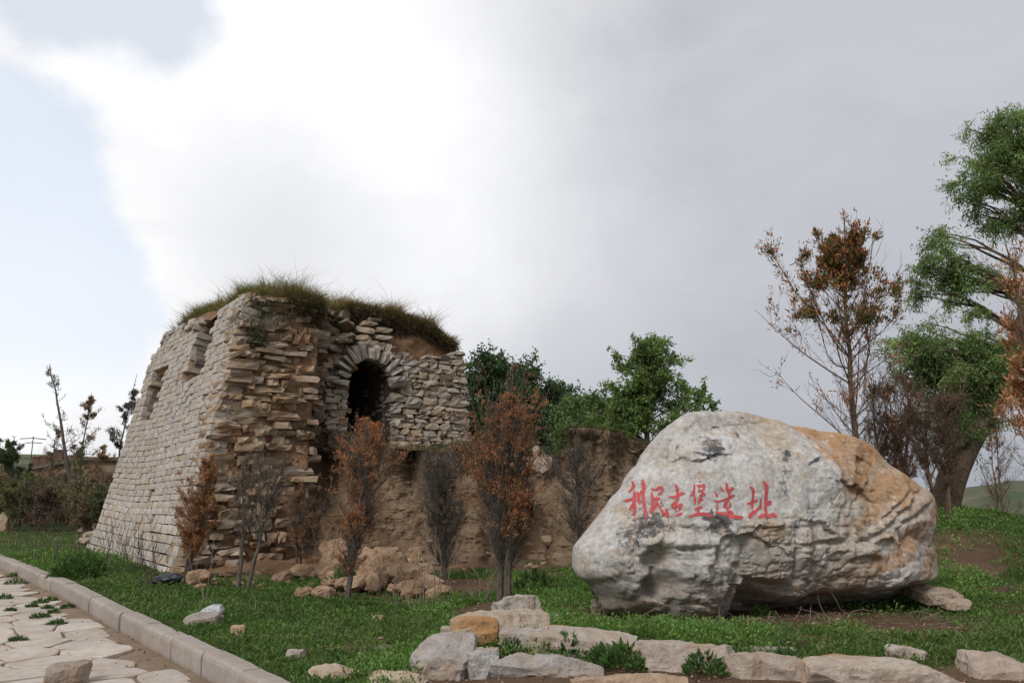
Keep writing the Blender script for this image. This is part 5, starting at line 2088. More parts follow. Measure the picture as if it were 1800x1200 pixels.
b = gb(606, 1052); dead_conifer(b, hgt(b, 655, 740), 0.40, 'leaning juniper with rusty top and bare lower twigs under the arched doorway', GJ, 104, 2, 0.033, (0.10, 0.0), 0.12, 0.56, 210, 11, 13000, ((0.42, 1.02, OR, 0.66, 0), (0.15, 0.8, OR2, 0.34, 0)), up=1.5, spread=0.06)
b = gb(792, 1018); dead_conifer(b, hgt(b, 788, 800), 0.42, 'dense grey-black juniper bush between the rusty junipers', GJ, 105, 3, 0.035, (-0.02, 0), 0.08, 0.5, 190, 13, 9000, ((0.06, 0.95, (0.13, 0.10, 0.078), 0.6, 0), (0.4, 1.0, (0.17, 0.145, 0.12), 0.4, 0)), up=1.5)
b = gb(875, 1072); dead_conifer(b, hgt(b, 868, 640), 0.37, 'tall rust-orange juniper on three straight dark stems', GJ, 106, 3, 0.042, (-0.01, 0), 0.14, 0.42, 360, 12, 40000, ((0.36, 0.93, OR, 0.60, 0), (0.28, 0.95, OR2, 0.34, 0), (0.80, 1.0, BR, 0.06, 0)), up=2.1, leafL=0.030, wisps=0.0)
b = gb(1012, 1003); dead_conifer(b, hgt(b, 1010, 778), 0.58, 'sparse grey-brown juniper beside the left end of the boulder', GJ, 107, 1, 0.05, (0.02, 0), 0.2, 0.6, 150, 10, 2600, ((0.3, 1.0, GBR, 1.0, 0),), up=0.9, wisps=0.4)

GR = 'dead conifers behind the boulder'
b = np.array([*P(1526, 860, 10.8)[:2], 0.12]); b[2] = gz(b[0], b[1]) - 0.04; dead_conifer(b, hgt(b, 1466, 395), 0.92, 'tall bare tree with rusty and green tufts at its top behind the boulder', GR, 111, 1, 0.062, (-0.06, 0), 0.26, 0.55, 90, 10, 19000, ((0.72, 1.0, OR, 0.46, 0), (0.70, 0.95, (0.07, 0.10, 0.028), 0.36, 0), (0.40, 0.75, (0.34, 0.15, 0.08), 0.05, 0)), up=1.2, name='bare_larch', barkm=M_BARK_B, leafL=0.065, wisps=0.15, twig_r=0.0035)
b = np.array([*P(1578, 900, 12.5)[:2], 0.35]); b[2] = gz(b[0], b[1]) - 0.04; dead_conifer(b, hgt(b, 1585, 660), 0.42, 'reddish-brown dead juniper rising behind the right shoulder of the boulder', GR, 112, 3, 0.045, (0.02, 0), 0.1, 0.55, 170, 11, 13000, ((0.15, 1.0, (0.19, 0.10, 0.07), 1.0, 0),), up=1.9, barkm=M_BARK_B)
b = np.array([*P(1658, 905, 12.8)[:2], 0.7]); b[2] = gz(b[0], b[1]) - 0.04; dead_conifer(b, hgt(b, 1662, 690), 0.45, 'greyish brown dead juniper in front of the willow trunk', GR, 113, 3, 0.04, (0.0, 0), 0.2, 0.6, 180, 11, 13000, ((0.25, 0.97, (0.155, 0.11, 0.082), 1.0, 0),), up=1.7, barkm=M_BARK_B)
b = gb(1764, 922, 0.3); dead_conifer(b, hgt(b, 1760, 690), 0.55, 'sparse pinkish-brown dead juniper on two thin stems right of the willow', GR, 114, 2, 0.045, (0, 0), 0.25, 0.6, 150, 11, 9000, ((0.3, 1.0, (0.24, 0.15, 0.105), 1.0, 0),), up=1.3, barkm=M_BARK_B, spread=0.07, wisps=0.3)
b = np.array([*P(1880, 1050, 8.6)[:2], 0.25]); b[2] = gz(b[0], b[1]) - 0.04; dead_conifer(b, hgt(b, 1815, 440), 0.46, 'near orange-tipped dead tree arching in from the right edge', GR, 115, 2, 0.05, (-0.04, 0), 0.25, 0.65, 90, 9, 5000, ((0.45, 1.0, (0.46, 0.24, 0.125), 1.0, 0),), up=1.6, barkm=M_BARK_B, leafL=0.06, wisps=0.35)


# ---- bare shoots
def shoots(base, H, n, label, group, seed, spread=0.12, fork=2, mat=None, rad=0.005):
    r = np.random.default_rng(seed)
    an = r.uniform(0, 2 * PI, n)
    d = np.stack([np.cos(an) * r.uniform(0.05, 0.4, n), np.sin(an) * r.uniform(0.05, 0.4, n), np.ones(n)], 1)
    st = np.stack([np.cos(an), np.sin(an), 0 * an], 1) * spread * r.uniform(0, 1, (n, 1))
    p = sprouts(st, d, H * r.uniform(0.6, 1.05, n), 7, (0, 0, 0.1), 0.12, r)
    v, f = tubes(p, rad * (1 - 0.7 * np.linspace(0, 1, 7))[None] * np.ones((n, 1)), 4)
    root = thing('bare_shrub', tuple(base), label, 'bare shrub', group)
    sp = Soup()
    sp.add(v, f, (1, 1, 1))
    m = n * fork
    if m:
        q, t, fr, _ = pick(p, m, 0.3, 0.9, r)
        p2 = sprouts(q, t + r.normal(size=(m, 3)) * 0.35, H * r.uniform(0.15, 0.4, m), 5, (0, 0, 0.15), 0.1, r)
        v, f = tubes(p2, rad * 0.55 * (1 - 0.6 * np.linspace(0, 1, 5))[None] * np.ones((m, 1)), 3)
        sp.add(v, f, (1, 1, 1))
    link('stems', sp.build('stems', mat or M_TWIG), root)


LS = [('leafless shrub nearest the left edge of the grass', 32, 975, 75), ('leafless thin shrub second from the left edge', 62, 985, 80), ('leafless spreading shrub in the left grass above the kerb', 82, 990, 95), ('short leafless shrub between two taller ones on the left', 145, 985, 60),
      ('leafless shrub directly before the far corner of the stone face', 182, 992, 85), ('dense leafless shrub before the left third of the stone face', 205, 1005, 95), ('forked leafless shrub leaning before the middle of the stone face', 232, 1003, 80), ('dark forked shrub before the near end of the stone face', 258, 1030, 105), ('leaning leafless shrub just left of the dark bag', 276, 1018, 95)]
for i_, (lab, px_, py_, hp) in enumerate(LS):
    b = gb(px_, py_)
    shoots(b, hp / F_PX * b[1], 6 + i_ % 4, lab, 'leafless shrubs along the stone face', 140 + i_, 0.14, 3, M_TWIG, 0.0055)
PS = [('pair of thin grey stalks standing in the grass before the tower corner', 362, 1062, 112, 3), ('pale-tipped dry stalks left of the grey-black juniper', 742, 1075, 165, 4), ('forked pale stalks directly before the grey-black juniper', 772, 1066, 150, 5), ('short dry stalks between the heap of clods and the pale stalks', 716, 1066, 90, 3), ('tangle of grey dry stems at the left end of the clod heap', 572, 1022, 85, 9), ('low dry stems at the foot of the tall rusty juniper', 848, 1062, 120, 6), ('single dry stalk leaning in the grass left of the leaning juniper', 440, 1078, 55, 2), ('dry grey stems behind the leaning juniper', 668, 1040, 80, 8)]
for i_, (lab, px_, py_, hp, n_) in enumerate(PS):
    b = gb(px_, py_)
    shoots(b, hp / F_PX * b[1], n_, lab, 'dry stalks in the grass', 160 + i_, 0.10, 1, M_TWIG_L, 0.006)


# ---- broadleaved trees: limbs reach out to clusters of leaves
def leafy_tree(name, label, cat, group, Y, trunk, ells, nclu, nleaf, LL, LW, colr, seed, r0=0.12, droop=0.0, clr=0.35, bark=None, dz=1.0, z0=None, var=0.28):
    """trunk: pixels (x, y) up the trunk at distance Y; ells: (px, py, rx, ry) lobes of the crown"""
    r = np.random.default_rng(seed)
    tp = np.array([P(x, y, Y) for x, y in trunk])
    base = tp[0].copy()
    if z0 is not None:
        base[2] = z0
        tp[0] = base
    root = thing(name, tuple(base), label, cat, group)
    K = 16
    L = np.linspace(0, 1, len(tp))
    t = np.linspace(0, 1, K)
    T = np.stack([np.interp(t, L, tp[:, k]) for k in range(3)], 1)
    for _ in range(2):
        T[1:-1] = (T[:-2] + 2 * T[1:-1] + T[2:]) / 4
    rt = r0 * (1 - 0.8 * t)
    v, f = tubes(T[None] - base, rt[None], 10)
    v = v + 0.12 * r0 * fbm(v, 3 / r0 ** 0.5, 3, seed)[:, None]
    link('trunk', mesh_np('trunk', v, f, bark or M_BARK, True), root)
    E_ = np.array(ells, float)
    area = E_[:, 2] * E_[:, 3]
    e = r.choice(len(E_), nclu, p=area / area.sum())
    u = r.normal(size=(nclu, 3)) * 0.52
    s = Y / F_PX
    cen = np.array([P(E_[i, 0], E_[i, 1], Y) for i in e])
    clu = cen + u * np.stack([E_[e, 2] * s, E_[e, 2] * s * dz, E_[e, 3] * s], 1)
    kp = fbm(clu, 3.2 / (Y / 13.6), 3, seed) > (-0.02 if Y < 20 else -0.12 if Y < 35 else -0.6)
    clu = clu[kp]
    nclu = len(clu)
    # limbs
    tt = np.clip(0.35 + 0.6 * r.random(nclu), 0, 1)
    k = (tt * (K - 1)).astype(int)
    # start each limb at the trunk point below the cluster
    dz_ = np.abs(T[None, :, 2] - (clu[:, None, 2] - 0.5 * np.linalg.norm(clu[:, None, :2] - T[None, :, :2], axis=2)))
    k = dz_[:, int(K * 0.25):].argmin(1) + int(K * 0.25)
    st = T[k]
    w = np.linspace(0, 1, 6)[None, :, None]
    mid = (clu - st)
    limb = st[:, None] + mid[:, None] * w + np.array([0, 0, 1.0]) * (np.sin(w * PI) * 0.10 * np.linalg.norm(mid, axis=1)[:, None, None])
    limb += r.normal(size=limb.shape) * 0.02 * np.linalg.norm(mid, axis=1)[:, None, None] * np.sin(w * PI)
    rl = (0.10 * r0 + 0.006 * np.linalg.norm(mid, axis=1))[:, None] * (1 - 0.85 * np.linspace(0, 1, 6))[None]
    v, f = tubes(limb - base, rl, 4)
    # twigs inside each cluster
    nt = nclu * 6
    i = r.integers(0, nclu, nt)
    tw = sprouts(clu[i] + r.normal(size=(nt, 3)) * clr * 0.15, r.normal(size=(nt, 3)) + np.array([0, 0, 0.3 - droop]), clr * r.uniform(0.7, 1.5, nt), 4, (0, 0, -0.7 * droop), 0.15, r)
    v2, f2 = tubes(tw - base, np.full((nt, 4), max(0.003, LL * 0.05)), 3)
    link('limbs', mesh_np('limbs', np.concatenate([v, v2]), [np.concatenate([f, f2 + len(v)])], bark or M_BARK, False), root)
    q, tn, _, ii = pick(tw, nleaf, 0.05, 1.0, r)
    q = q + r.normal(size=q.shape) * LL * 0.5
    d = tn * 0.5 + r.normal(size=q.shape) * 0.7 + np.array([0, 0, -0.25 - droop])
    v, f = leaves(q - base, d, LL * r.uniform(0.7, 1.3, nleaf), LW, r)
    ctint = 1 + 0.22 * r.normal(size=nclu)
    c = tintn(colr, nleaf, var * 0.7, 0.08, r) * np.clip(ctint[i[ii]], 0.6, 1.6)[:, None]
    link('foliage', mesh_np('foliage', v, f, M_LEAF, False, rep(np.clip(c, 0, 1), 4)), root)
    return root


PG = (0.12, 0.185, 0.055)
DG = (0.036, 0.066, 0.024)
GP = 'trees beyond the earth bank'
leafy_tree('poplar_tree', 'tall loose poplar standing clear against the sky behind the bank', 'tree', GP, 30, [(1140, 860), (1137, 760), (1132, 690), (1135, 610)], [(1135, 640, 44, 46), (1115, 700, 48, 40), (1165, 680, 38, 26), (1085, 735, 48, 28), (1190, 715, 26, 12), (1150, 610, 22, 18), (1120, 740, 50, 26)], 260, 24000, 0.105, 0.075, (0.14, 0.215, 0.06), 201, 0.14, 0, 0.33)
leafy_tree('small_poplar', 'small poplar top showing just left of the boulder peak', 'tree', GP, 28, [(1225, 860), (1225, 780), (1238, 705)], [(1242, 712, 26, 20), (1205, 738, 36, 14), (1170, 750, 34, 14), (1215, 760, 60, 16)], 60, 7000, 0.10, 0.07, PG, 202, 0.07, 0, 0.28)
for (lab, nm, Y_, tr, el, sd) in (
        ('dark green tree crown rising directly beside the tower wall', 'broadleaf_tree', 40, [(862, 880), (862, 760), (866, 640)], [(862, 660, 34, 40), (850, 720, 50, 60), (845, 770, 50, 40), (885, 690, 34, 36), (880, 760, 40, 40)], 211),
        ('dark pointed tree behind the tall rusty juniper', 'broadleaf_tree', 42, [(926, 880), (926, 760), (922, 655)], [(920, 680, 28, 38), (922, 730, 40, 44), (930, 770, 48, 30), (900, 720, 26, 44)], 212),
        ('dark pyramidal tree standing third beyond the bank', 'broadleaf_tree', 44, [(980, 880), (980, 770), (978, 680)], [(976, 708, 30, 34), (982, 740, 44, 36), (980, 770, 60, 26)], 213),
        ('paler low tree between the dark pyramidal tree and the tall poplar', 'broadleaf_tree', 36, [(1035, 880), (1032, 790), (1028, 715)], [(1028, 728, 24, 26), (1048, 738, 32, 22), (1030, 760, 50, 22)], 214)):
    leafy_tree(nm, lab, 'tree', GP, Y_, tr, el, 330, 34000, 0.15, 0.11, (0.11, 0.17, 0.055) if sd == 214 else (0.06, 0.105, 0.042), sd, 0.16, 0, 0.5)

WZ = gz(*P(1660, 890, 13.6)[:2])
leafy_tree('willow_tree', 'large leaning willow with green crown at the right edge', 'tree', None, 13.6, [(1655, 900), (1668, 850), (1700, 780), (1750, 700), (1790, 620), (1815, 500), (1830, 380), (1800, 280)],
           [(1660, 640, 84, 66), (1700, 680, 70, 76), (1620, 610, 46, 40), (1740, 650, 56, 56), (1700, 750, 50, 56), (1725, 800, 34, 24), (1640, 690, 50, 50), (1650, 455, 40, 40), (1690, 495, 60, 36), (1700, 545, 30, 18), (1640, 480, 30, 20), (1775, 260, 75, 60), (1730, 310, 66, 42), (1760, 370, 62, 36), (1700, 350, 30, 22), (1790, 215, 40, 26), (1850, 300, 80, 90), (1860, 560, 60, 60)], 950, 90000, 0.085, 0.020, (0.17, 0.25, 0.085), 221, 0.25, 0.25, 0.22, M_BARK_B, 0.8, WZ - 0.1)


# ---- pines and thicket on the left
def sapling(name, label, group, Y, px, py0, px1, py1, seed, W, nb, leaf, colr, lo=0.3, z0=0.0, r0=0.05, up=0.5, bark=None):
    bs = P(px, py0, Y)
    bs = np.array([bs[0], Y, gz(bs[0], Y) - 0.05])
    H = hgt(bs, px1, py1)
    lean = ((px1 - px) / F_PX * Y) / H
    return dead_conifer(bs, H, W, label, group, seed, 1, r0, (lean, 0), lo, 0.55, nb, 5, leaf, ((0.5, 1.02, tuple(2.0 * c_ for c_ in colr), 1.0, 0),), up=up, name=name, cat='tree', leafL=0.075, wisps=0.1, twig_r=0.008, barkm=bark)


GL = 'thin trees rising over the thicket on the left'
sapling('bare_pine', 'tall bare pine leaning left above the thicket', GL, 26, 140, 915, 78, 640, 301, 0.75, 40, 500, (0.10, 0.075, 0.05), 0.35, r0=0.09)
sapling('bare_pine', 'thin brown-tufted pine directly right of the leaning bare one', GL, 26.5, 132, 915, 130, 690, 302, 0.65, 34, 2600, (0.13, 0.085, 0.055), 0.45)
sapling('slender_pine', 'slender dark pine with a tufted top beside the tower', GL, 27, 182, 915, 217, 658, 303, 0.50, 40, 3800, (0.065, 0.06, 0.05), 0.5)
sapling('young_tree', 'short twiggy tree poking over the building roof at left', GL, 31, 75, 915, 82, 752, 304, 0.6, 40, 2000, (0.12, 0.085, 0.05), 0.4)
sapling('green_pine', 'green pine at the very left edge beside the building', GL, 27, 8, 925, 12, 770, 305, 0.85, 110, 16000, (0.045, 0.062, 0.026), 0.1, r0=0.07)
sapling('young_tree', 'short olive tree in front of the building roof', GL, 30, 128, 915, 128, 775, 306, 0.5, 50, 3200, (0.09, 0.09, 0.04), 0.4)
sapling('young_tree', 'small rusty tree between the two tall thin pines and the tower', GL, 30, 165, 915, 162, 780, 307, 0.5, 40, 2200, (0.14, 0.09, 0.05), 0.5)
r_ = np.random.default_rng(71)
for i_ in range(26):
    px_ = -25 + i_ * 9.2 + r_.uniform(-3, 3)
    Y_ = r_.uniform(23.5, 33)
    top_ = r_.uniform(828, 856) if px_ > 40 else r_.uniform(820, 856)
    bs_ = P(px_, 900, Y_)
    bs_ = np.array([bs_[0], Y_, gz(bs_[0], Y_) - 0.05])
    cc_ = [(0.22, 0.155, 0.115), (0.27, 0.16, 0.105), (0.16, 0.175, 0.08), (0.19, 0.14, 0.11)][i_ % 4]
    kind_ = ['dull brown', 'rusty brown', 'olive green', 'dark brown'][i_ % 4]
    ord_ = ['leftmost', 'second from the left', 'third from the left', 'fourth from the left', 'middle', 'third from the tower', 'second from the tower', 'nearest the tower'][min(7, i_ // 4)]
    dead_conifer(bs_, hgt(bs_, px_, top_), 0.60, '%s dead conifer in the thicket, %s of its colour' % (kind_, ord_), 'dead conifers of the thicket', 400 + i_, 2, 0.04, (0, 0), 0.04, 0.4, 80, 6, 6000, ((0.0, 1.0, cc_, 1.0, 0),), up=1.4, leafL=0.08, wisps=-0.2, twig_r=0.007, name='thicket_conifer', barkm=M_BARK_B)


# ------------------------------------------------------------------ low building behind the thicket
def box(sp, lo, hi, c=(1, 1, 1)):
    v, f = cgrid(1, 1, 1)
    lo, hi = np.array(lo, float), np.array(hi, float)
    sp.add((lo + hi) / 2 + v * (hi - lo) / 2, f, c)


def build_house():
    M_WALL = mat_earth('adobe wall', (0.22, 0.15, 0.10), (0.30, 0.21, 0.14), (0.12, 0.085, 0.06), 0.6, 0.5)
    M_ROOF = mat_plain('mud roof', (0.14, 0.115, 0.09), 0.95, 0.4, 3)
    M_CH = mat_plain('chimney brick', (0.15, 0.085, 0.06), 0.95, 0.4, 8)
    Y = 48.0
    a = P(118, 860, Y)
    root = thing('low_building', (a[0], Y, 0), 'long low earthen building with chimneys behind the brown thicket', 'building')
    zt = P(118, 808, Y)[2]
    cor = np.array([a[0], Y])
    end = np.array([P(25, 832, 80)[0], 80.0])
    d = (end - cor) / np.linalg.norm(end - cor)
    n = np.array([-d[1], d[0]])
    if n[0] < 0:
        n = -n
    L = np.linalg.norm(end - cor)
    # long wing going away to the left, and a near wing to the right
    def slab(o0, dirx, L_, dirn, W_, z0, z1, name, mat):
        pts = [o0, o0 + dirx * L_, o0 + dirx * L_ + dirn * W_, o0 + dirn * W_]
        v = np.array([(p[0], p[1], z) for z in (z0, z1) for p in pts]) - np.array([a[0], Y, 0])
        f = np.array([(0, 1, 2, 3), (7, 6, 5, 4), (0, 4, 5, 1), (1, 5, 6, 2), (2, 6, 7, 3), (3, 7, 4, 0)])
        return link(name, mesh_np(name, v, f, mat), root)
    slab(cor, d, L, n, 7, -0.5, zt - 0.2, 'wall', M_WALL)
    slab(cor - d * 0.3 - n * 0.3, d, L + 0.6, n, 7.6, zt - 0.197, zt, 'roof', M_ROOF)
    e1 = np.array([1.0, 0.12]); e1 /= np.linalg.norm(e1)
    n1 = np.array([-e1[1], e1[0]])
    slab(cor + np.array([0.3, -0.4]), e1, 9, n1, 6, -0.5, zt - 0.05, 'wall', M_WALL)
    slab(cor + np.array([0.0, -0.7]), e1, 9.6, n1, 6.6, zt - 0.047, zt + 0.16, 'roof', M_ROOF)
    for (px, w, h) in ((66, 0.5, 0.9), (80, 0.55, 0.75), (96, 0.6, 0.75), (106, 0.55, 0.8)):
        Yc = 54 + (106 - px) * 0.35
        q = P(px, 800, Yc)
        sp = Soup()
        box(sp, (q[0] - w / 2 - a[0], Yc - w / 2 - Y, zt - 0.1), (q[0] + w / 2 - a[0], Yc + w / 2 - Y, zt + h))
        box(sp, (q[0] - w / 2 - 0.06 - a[0], Yc - w / 2 - 0.06 - Y, zt + h + 0.003), (q[0] + w / 2 + 0.06 - a[0], Yc + w / 2 + 0.06 - Y, zt + h + 0.1))
        link('chimney', sp.build('chimney', M_CH), root)
    # roof aerial
    q = P(55, 800, 60)
    pts = np.array([[[0, 0, 0], [0, 0, 1.2], [0, 0, 2.3]], [[-1.0, 0, 2.1], [0, 0, 2.15], [1.0, 0, 2.05]], [[-0.6, 0.2, 1.8], [0, 0, 1.82], [0.7, 0, 1.78]]])
    v, f = tubes(pts, np.full((3, 3), 0.035), 5)
    o = link('roof_aerial', mesh_np('roof_aerial', v, f, M_CH), None, (q[0], 60, zt - 0.1))
    tag(o, 'thin television aerial on the low building roof', 'aerial')


build_house()


# ------------------------------------------------------------------ ground cover
def scatter(N, r0, r1, a0, a1, rng, extra=None):
    rr = r0 * (r1 / r0) ** rng.random(N)
    az = np.radians(rng.uniform(a0, a1, N))
    return rr * np.sin(az), rr * np.cos(az)


BK_ARR = np.array(BK)


def veg_ok(x, y, rng, thr=0.35):
    ok = np.ones(len(x), bool)
    ks = np.full(len(x), 9.0)
    near = (x < 4) & (y < 30)
    ks[near] = kerb_side(x[near], y[near])
    ok &= ks > KW + 0.03
    g = grass_mask(x, y)
    ok &= g > thr * rng.random(len(x)) * 1.6 + 0.12
    # not inside the tower, the bank, or the boulder
    rel = np.stack([x - A0[0], y - A0[1]], 1)
    s = rel @ UU[:2]
    t = rel @ VV[:2]
    ok &= ~((s > -0.02) & (s < FL + 0.1) & (t > -0.02) & (t < 6.5))
    yb = np.interp(x, BK_ARR[:, 0], BK_ARR[:, 1] - 0.55)
    ok &= ~((x > -4) & (x < 7) & (y > yb + 0.1) & (y < yb + 8))
    return ok, g


def build_cover():
    r = np.random.default_rng(91)
    # leafy weeds: rosettes and short shoots
    x, y = scatter(44000, 4.3, 19, -40, 42, r)
    ok, g = veg_ok(x, y, r, 0.5)
    x, y, g = x[ok], y[ok], g[ok]
    p2 = np.stack([x, y, 0 * x], 1)
    n = fbm(p2, 0.55, 3, 91)
    n2 = fbm(p2, 2.2, 3, 92)
    lush = sstep(n * 1.3 + 0.5 * n2, -0.1, 0.45)
    lush = np.clip(lush + 0.5 * np.exp(-((y - 11.5) / 1.8) ** 2) * sstep(x, -2.8, -1.6), 0, 1.3)
    keep = r.random(len(x)) < 0.35 + 0.65 * lush
    x, y, n2, lush = x[keep], y[keep], n2[keep], lush[keep]
    N = len(x)
    z = ground_z(x, y)
    dist = np.hypot(x, y)
    k = 15
    H = (0.02 + 0.10 * lush ** 1.5 * r.random(N) + 0.02 * (n2 > 0.2))
    an = r.uniform(0, 2 * PI, (N, k))
    el = r.random((N, k))
    rad = (0.018 + 0.05 * r.random((N, k))) * (1 + 0.5 * lush[:, None])
    pos = np.stack([x[:, None] + np.cos(an) * rad, y[:, None] + np.sin(an) * rad, z[:, None] + H[:, None] * el], -1).reshape(-1, 3)
    d = np.stack([np.cos(an), np.sin(an), 0.35 + 0.9 * el + 0.3 * r.normal(size=(N, k))], -1).reshape(-1, 3)
    sz = rep((0.75 + 0.05 * dist), k)
    v, f = leaves(pos, d + 0.3 * r.normal(size=d.shape), 0.031 * sz * r.uniform(0.6, 1.4, N * k), 0.014 * sz, r)
    base = np.where((r.random(N) < 0.3)[:, None], np.array([[0.155, 0.235, 0.058]]), np.array([[0.09, 0.168, 0.04]]))
    base = base * (1 + 0.35 * n2)[:, None] * (0.8 + 0.35 * lush)[:, None]
    c = rep(base, k) * (1 + 0.22 * r.normal(size=(N * k, 1))) * (1 + 0.06 * r.normal(size=(N * k, 3)))
    sp = Soup()
    sp.add(v, f, rep(np.clip(c, 0.01, 0.5), 4))
    print('weeds', N)
    o = link('ground_weeds', sp.build('ground_weeds', M_LEAF))
    tag(o, 'low leafy green weeds covering the ground', 'weeds', kind='stuff')
    # grass blades
    x, y = scatter(200000, 4.3, 30, -42, 44, r)
    ok, g = veg_ok(x, y, r, 0.45)
    x, y = x[ok], y[ok]
    N = len(x)
    z = ground_z(x, y)
    dist = np.hypot(x, y)
    p2 = np.stack([x, y, 0 * x], 1)
    n = fbm(p2, 1.1, 3, 95)
    c = tintn((0.14, 0.21, 0.056), N, 0.32, 0.08, r) * (1 + 0.25 * n)[:, None]
    dry = r.random(N) < 0.14 + 0.2 * sstep(n, 0.0, 0.4)
    c[dry] = tintn((0.21, 0.17, 0.09), int(dry.sum()), 0.2, 0.05, r)
    sp = Soup()
    sp.add(*blades(np.stack([x, y, z - 0.005], 1), (0.018 + 0.035 * r.random(N)) * (1 + 0.7 * n) * (1 + 0.02 * dist), 0.0035 + 0.0006 * dist, 0.55, r, c))
    print('blades', N)
    o = link('grass', sp.build('grass', M_BLADE))
    tag(o, 'short green grass mixed with dry blades', 'grass', kind='stuff')
    # litter of dry straw and tiny stones on bare soil and road edge
    x, y = scatter(16000, 4.3, 16, -40, 42, r)
    ks = kerb_side(x, y)
    g = grass_mask(x, y)
    zz = ground_z(x, y)
    road = ks < -0.005
    ok = (road & (ks > -0.45) & (r.random(len(x)) < np.exp(ks / 0.16) * 0.9 + 0.03)) | ((ks > KW) & (g < 0.65)) | (road & (r.random(len(x)) < 0.07))
    zz = np.where(road, PAVE_Z + 0.012 + 0.006, zz + 0.008)
    x, y, zz = x[ok], y[ok], zz[ok]
    rel = np.stack([x - A0[0], y - A0[1]], 1)
    N = len(x)
    v0 = np.array([(1, 0, 0), (0, 1, 0), (-1, 0, 0), (0, -1, 0), (0, 0, 0.8), (0, 0, -0.8)], float)
    f0 = np.array([(0, 1, 4), (1, 2, 4), (2, 3, 4), (3, 0, 4), (1, 0, 5), (2, 1, 5), (3, 2, 5), (0, 3, 5)])
    s = r.uniform(0.003, 0.012, N) * np.where(r.random(N) < 0.05, 2.2, 1)
    v = v0[None] * s[:, None, None] * (1 + 0.4 * r.normal(size=(N, 6, 1)))
    v = v + np.stack([x, y, zz], 1)[:, None]
    f = (f0[None] + np.arange(N)[:, None, None] * 6).reshape(-1, 3)
    c = tintn((0.24, 0.17, 0.12), N, 0.4, 0.08, r)
    me = mesh_np('gravel', v.reshape(-1, 3), f, mat_leaf('grit', 0.0, 0.95), False, rep(c, 6))
    tag(link('gravel', me), 'scattered grit and crumbs of soil on the ground and along the kerb', 'gravel', kind='stuff')


build_cover()


def tuft(base, rad, n, L, W, colr, label, seed, name='weed_tuft', cat='weed', group=None, flat=0.4, hump=0.5):
    r = np.random.default_rng(seed)
    an = r.uniform(0, 2 * PI, n)
    q = r.random(n) ** 0.6
    pos = np.stack([np.cos(an) * q * rad, np.sin(an) * q * rad * 0.8, (1 - q * q) * rad * hump * r.random(n)], 1)
    d = np.stack([np.cos(an) * q, np.sin(an) * q, flat + r.random(n) * 0.6], 1) + r.normal(size=(n, 3)) * 0.3
    v, f = leaves(pos, d, L * r.uniform(0.6, 1.4, n), W, r)
    o = link(name, mesh_np(name, v, f, M_LEAF, False, rep(tintn(colr, n, 0.25, 0.08, r), 4)), None, tuple(base))
    tag(o, label, cat, group)


TF = [(28, 1026, 0.16, 'largest weed tuft on the paving at the far left'), (8, 1052, 0.10, 'weed at the left edge between paving stones'), (72, 1060, 0.085, 'left of two neighbouring weeds on the paving near the kerb'), (90, 1056, 0.075, 'right of two neighbouring weeds on the paving near the kerb'), (56, 1067, 0.06, 'small weed left of the neighbouring pair on the paving'),
      (84, 1070, 0.06, 'little weed just below the neighbouring pair on the paving'), (120, 1068, 0.07, 'weed on the paving closest to the kerb'), (70, 1086, 0.10, 'long flat weed across a paving joint'), (100, 1098, 0.09, 'round weed tuft in the middle of the paving'), (18, 1074, 0.05, 'tiny weed beside the left edge of the paving'), (32, 1127, 0.07, 'lowest weed on the paving near the left edge'), (30, 1013, 0.14, 'weed tuft against the far kerb'), (95, 1077, 0.055, 'thin weed above the long flat one')]
for i_, (px_, py_, rd_, lab_) in enumerate(TF):
    g_ = G(px_, py_, PAVE_Z + 0.01)
    tuft((g_[0], g_[1], PAVE_Z + 0.012), rd_, int(1500 * rd_ + 60), 0.04, 0.012, (0.06, 0.11, 0.028), lab_, 500 + i_, group='weeds growing between the paving stones')
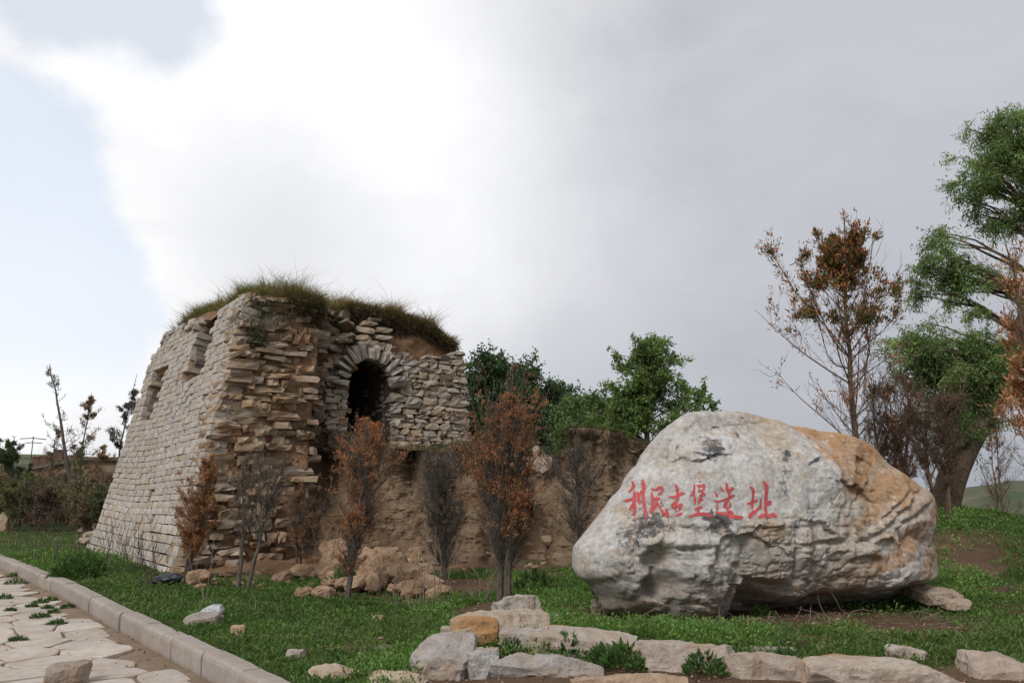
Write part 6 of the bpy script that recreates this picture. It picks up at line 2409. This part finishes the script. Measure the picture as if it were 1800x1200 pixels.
TB = [(900, 1150, 0.08, 0.13, 260, 'leafy weeds growing behind the lower edging blocks'), (965, 1145, 0.08, 0.10, 160, 'short weeds in the middle of the gap between block rows'), (1000, 1150, 0.08, 0.12, 200, 'leafy weeds behind the long lower grey block'), (1092, 1185, 0.0, 0.16, 320, 'broad leafy weeds where the two rows of blocks meet'), (1060, 1178, 0.0, 0.10, 160, 'small weeds beside the end of the long lower block'), (1240, 1196, -0.02, 0.14, 260, 'grassy weeds before the wide tan block'),
      (1340, 1080, 0.08, 0.10, 140, 'weed sprouting under the middle of the boulder'), (1180, 1070, 0.08, 0.10, 110, 'thin weeds before the left lobes of the boulder'), (1060, 1075, 0.08, 0.14, 200, 'broad-leaved weed at the left foot of the boulder'), (1000, 960, 0.2, 0.22, 300, 'green weeds below the cave in the bank'), (1380, 1180, 0.0, 0.08, 120, 'small grass tuft before the brownish sloping block'), (130, 1014, 0.0, 0.35, 900, 'bushy green weeds beside the kerb on the left'), (150, 1005, 0.0, 0.30, 700, 'bushy green weeds before the stone face near the kerb'), (940, 1040, 0.0, 0.25, 500, 'tall green weeds right of the tall rusty juniper'), (610, 1035, 0.0, 0.3, 500, 'green weeds at the right of the leaning juniper base')]
for i_, (px_, py_, z_, rd_, n_, lab_) in enumerate(TB):
    g_ = G(px_, py_, z_)
    tuft((g_[0], g_[1], gz(g_[0], g_[1])), rd_, n_, 0.055 if rd_ < 0.2 else 0.075, 0.024, (0.06, 0.115, 0.03), lab_, 540 + i_, hump=1.0)
# straw and roots under the boulder
r_ = np.random.default_rng(8)
N_ = 70
st_ = np.stack([_bc[0] + r_.uniform(-1.9, 1.2, N_), _bc[1] - 0.35 + r_.normal(size=N_) * 0.14, np.full(N_, 0.0)], 1)
st_[:, 2] = ground_z(st_[:, 0], st_[:, 1]) + 0.01
pl_ = sprouts(st_, np.stack([r_.normal(size=N_), r_.normal(size=N_) * 0.4, 0.25 * r_.random(N_)], 1), r_.uniform(0.12, 0.4, N_), 7, (0, 0, -0.15), 0.35, r_)
v_, f_ = tubes(pl_, np.full((N_, 7), 0.0028), 3)
tag(link('straw', mesh_np('straw', v_, f_, M_TWIG_L)), 'dry straw and roots strewn before the foot of the boulder', 'straw', kind='stuff')
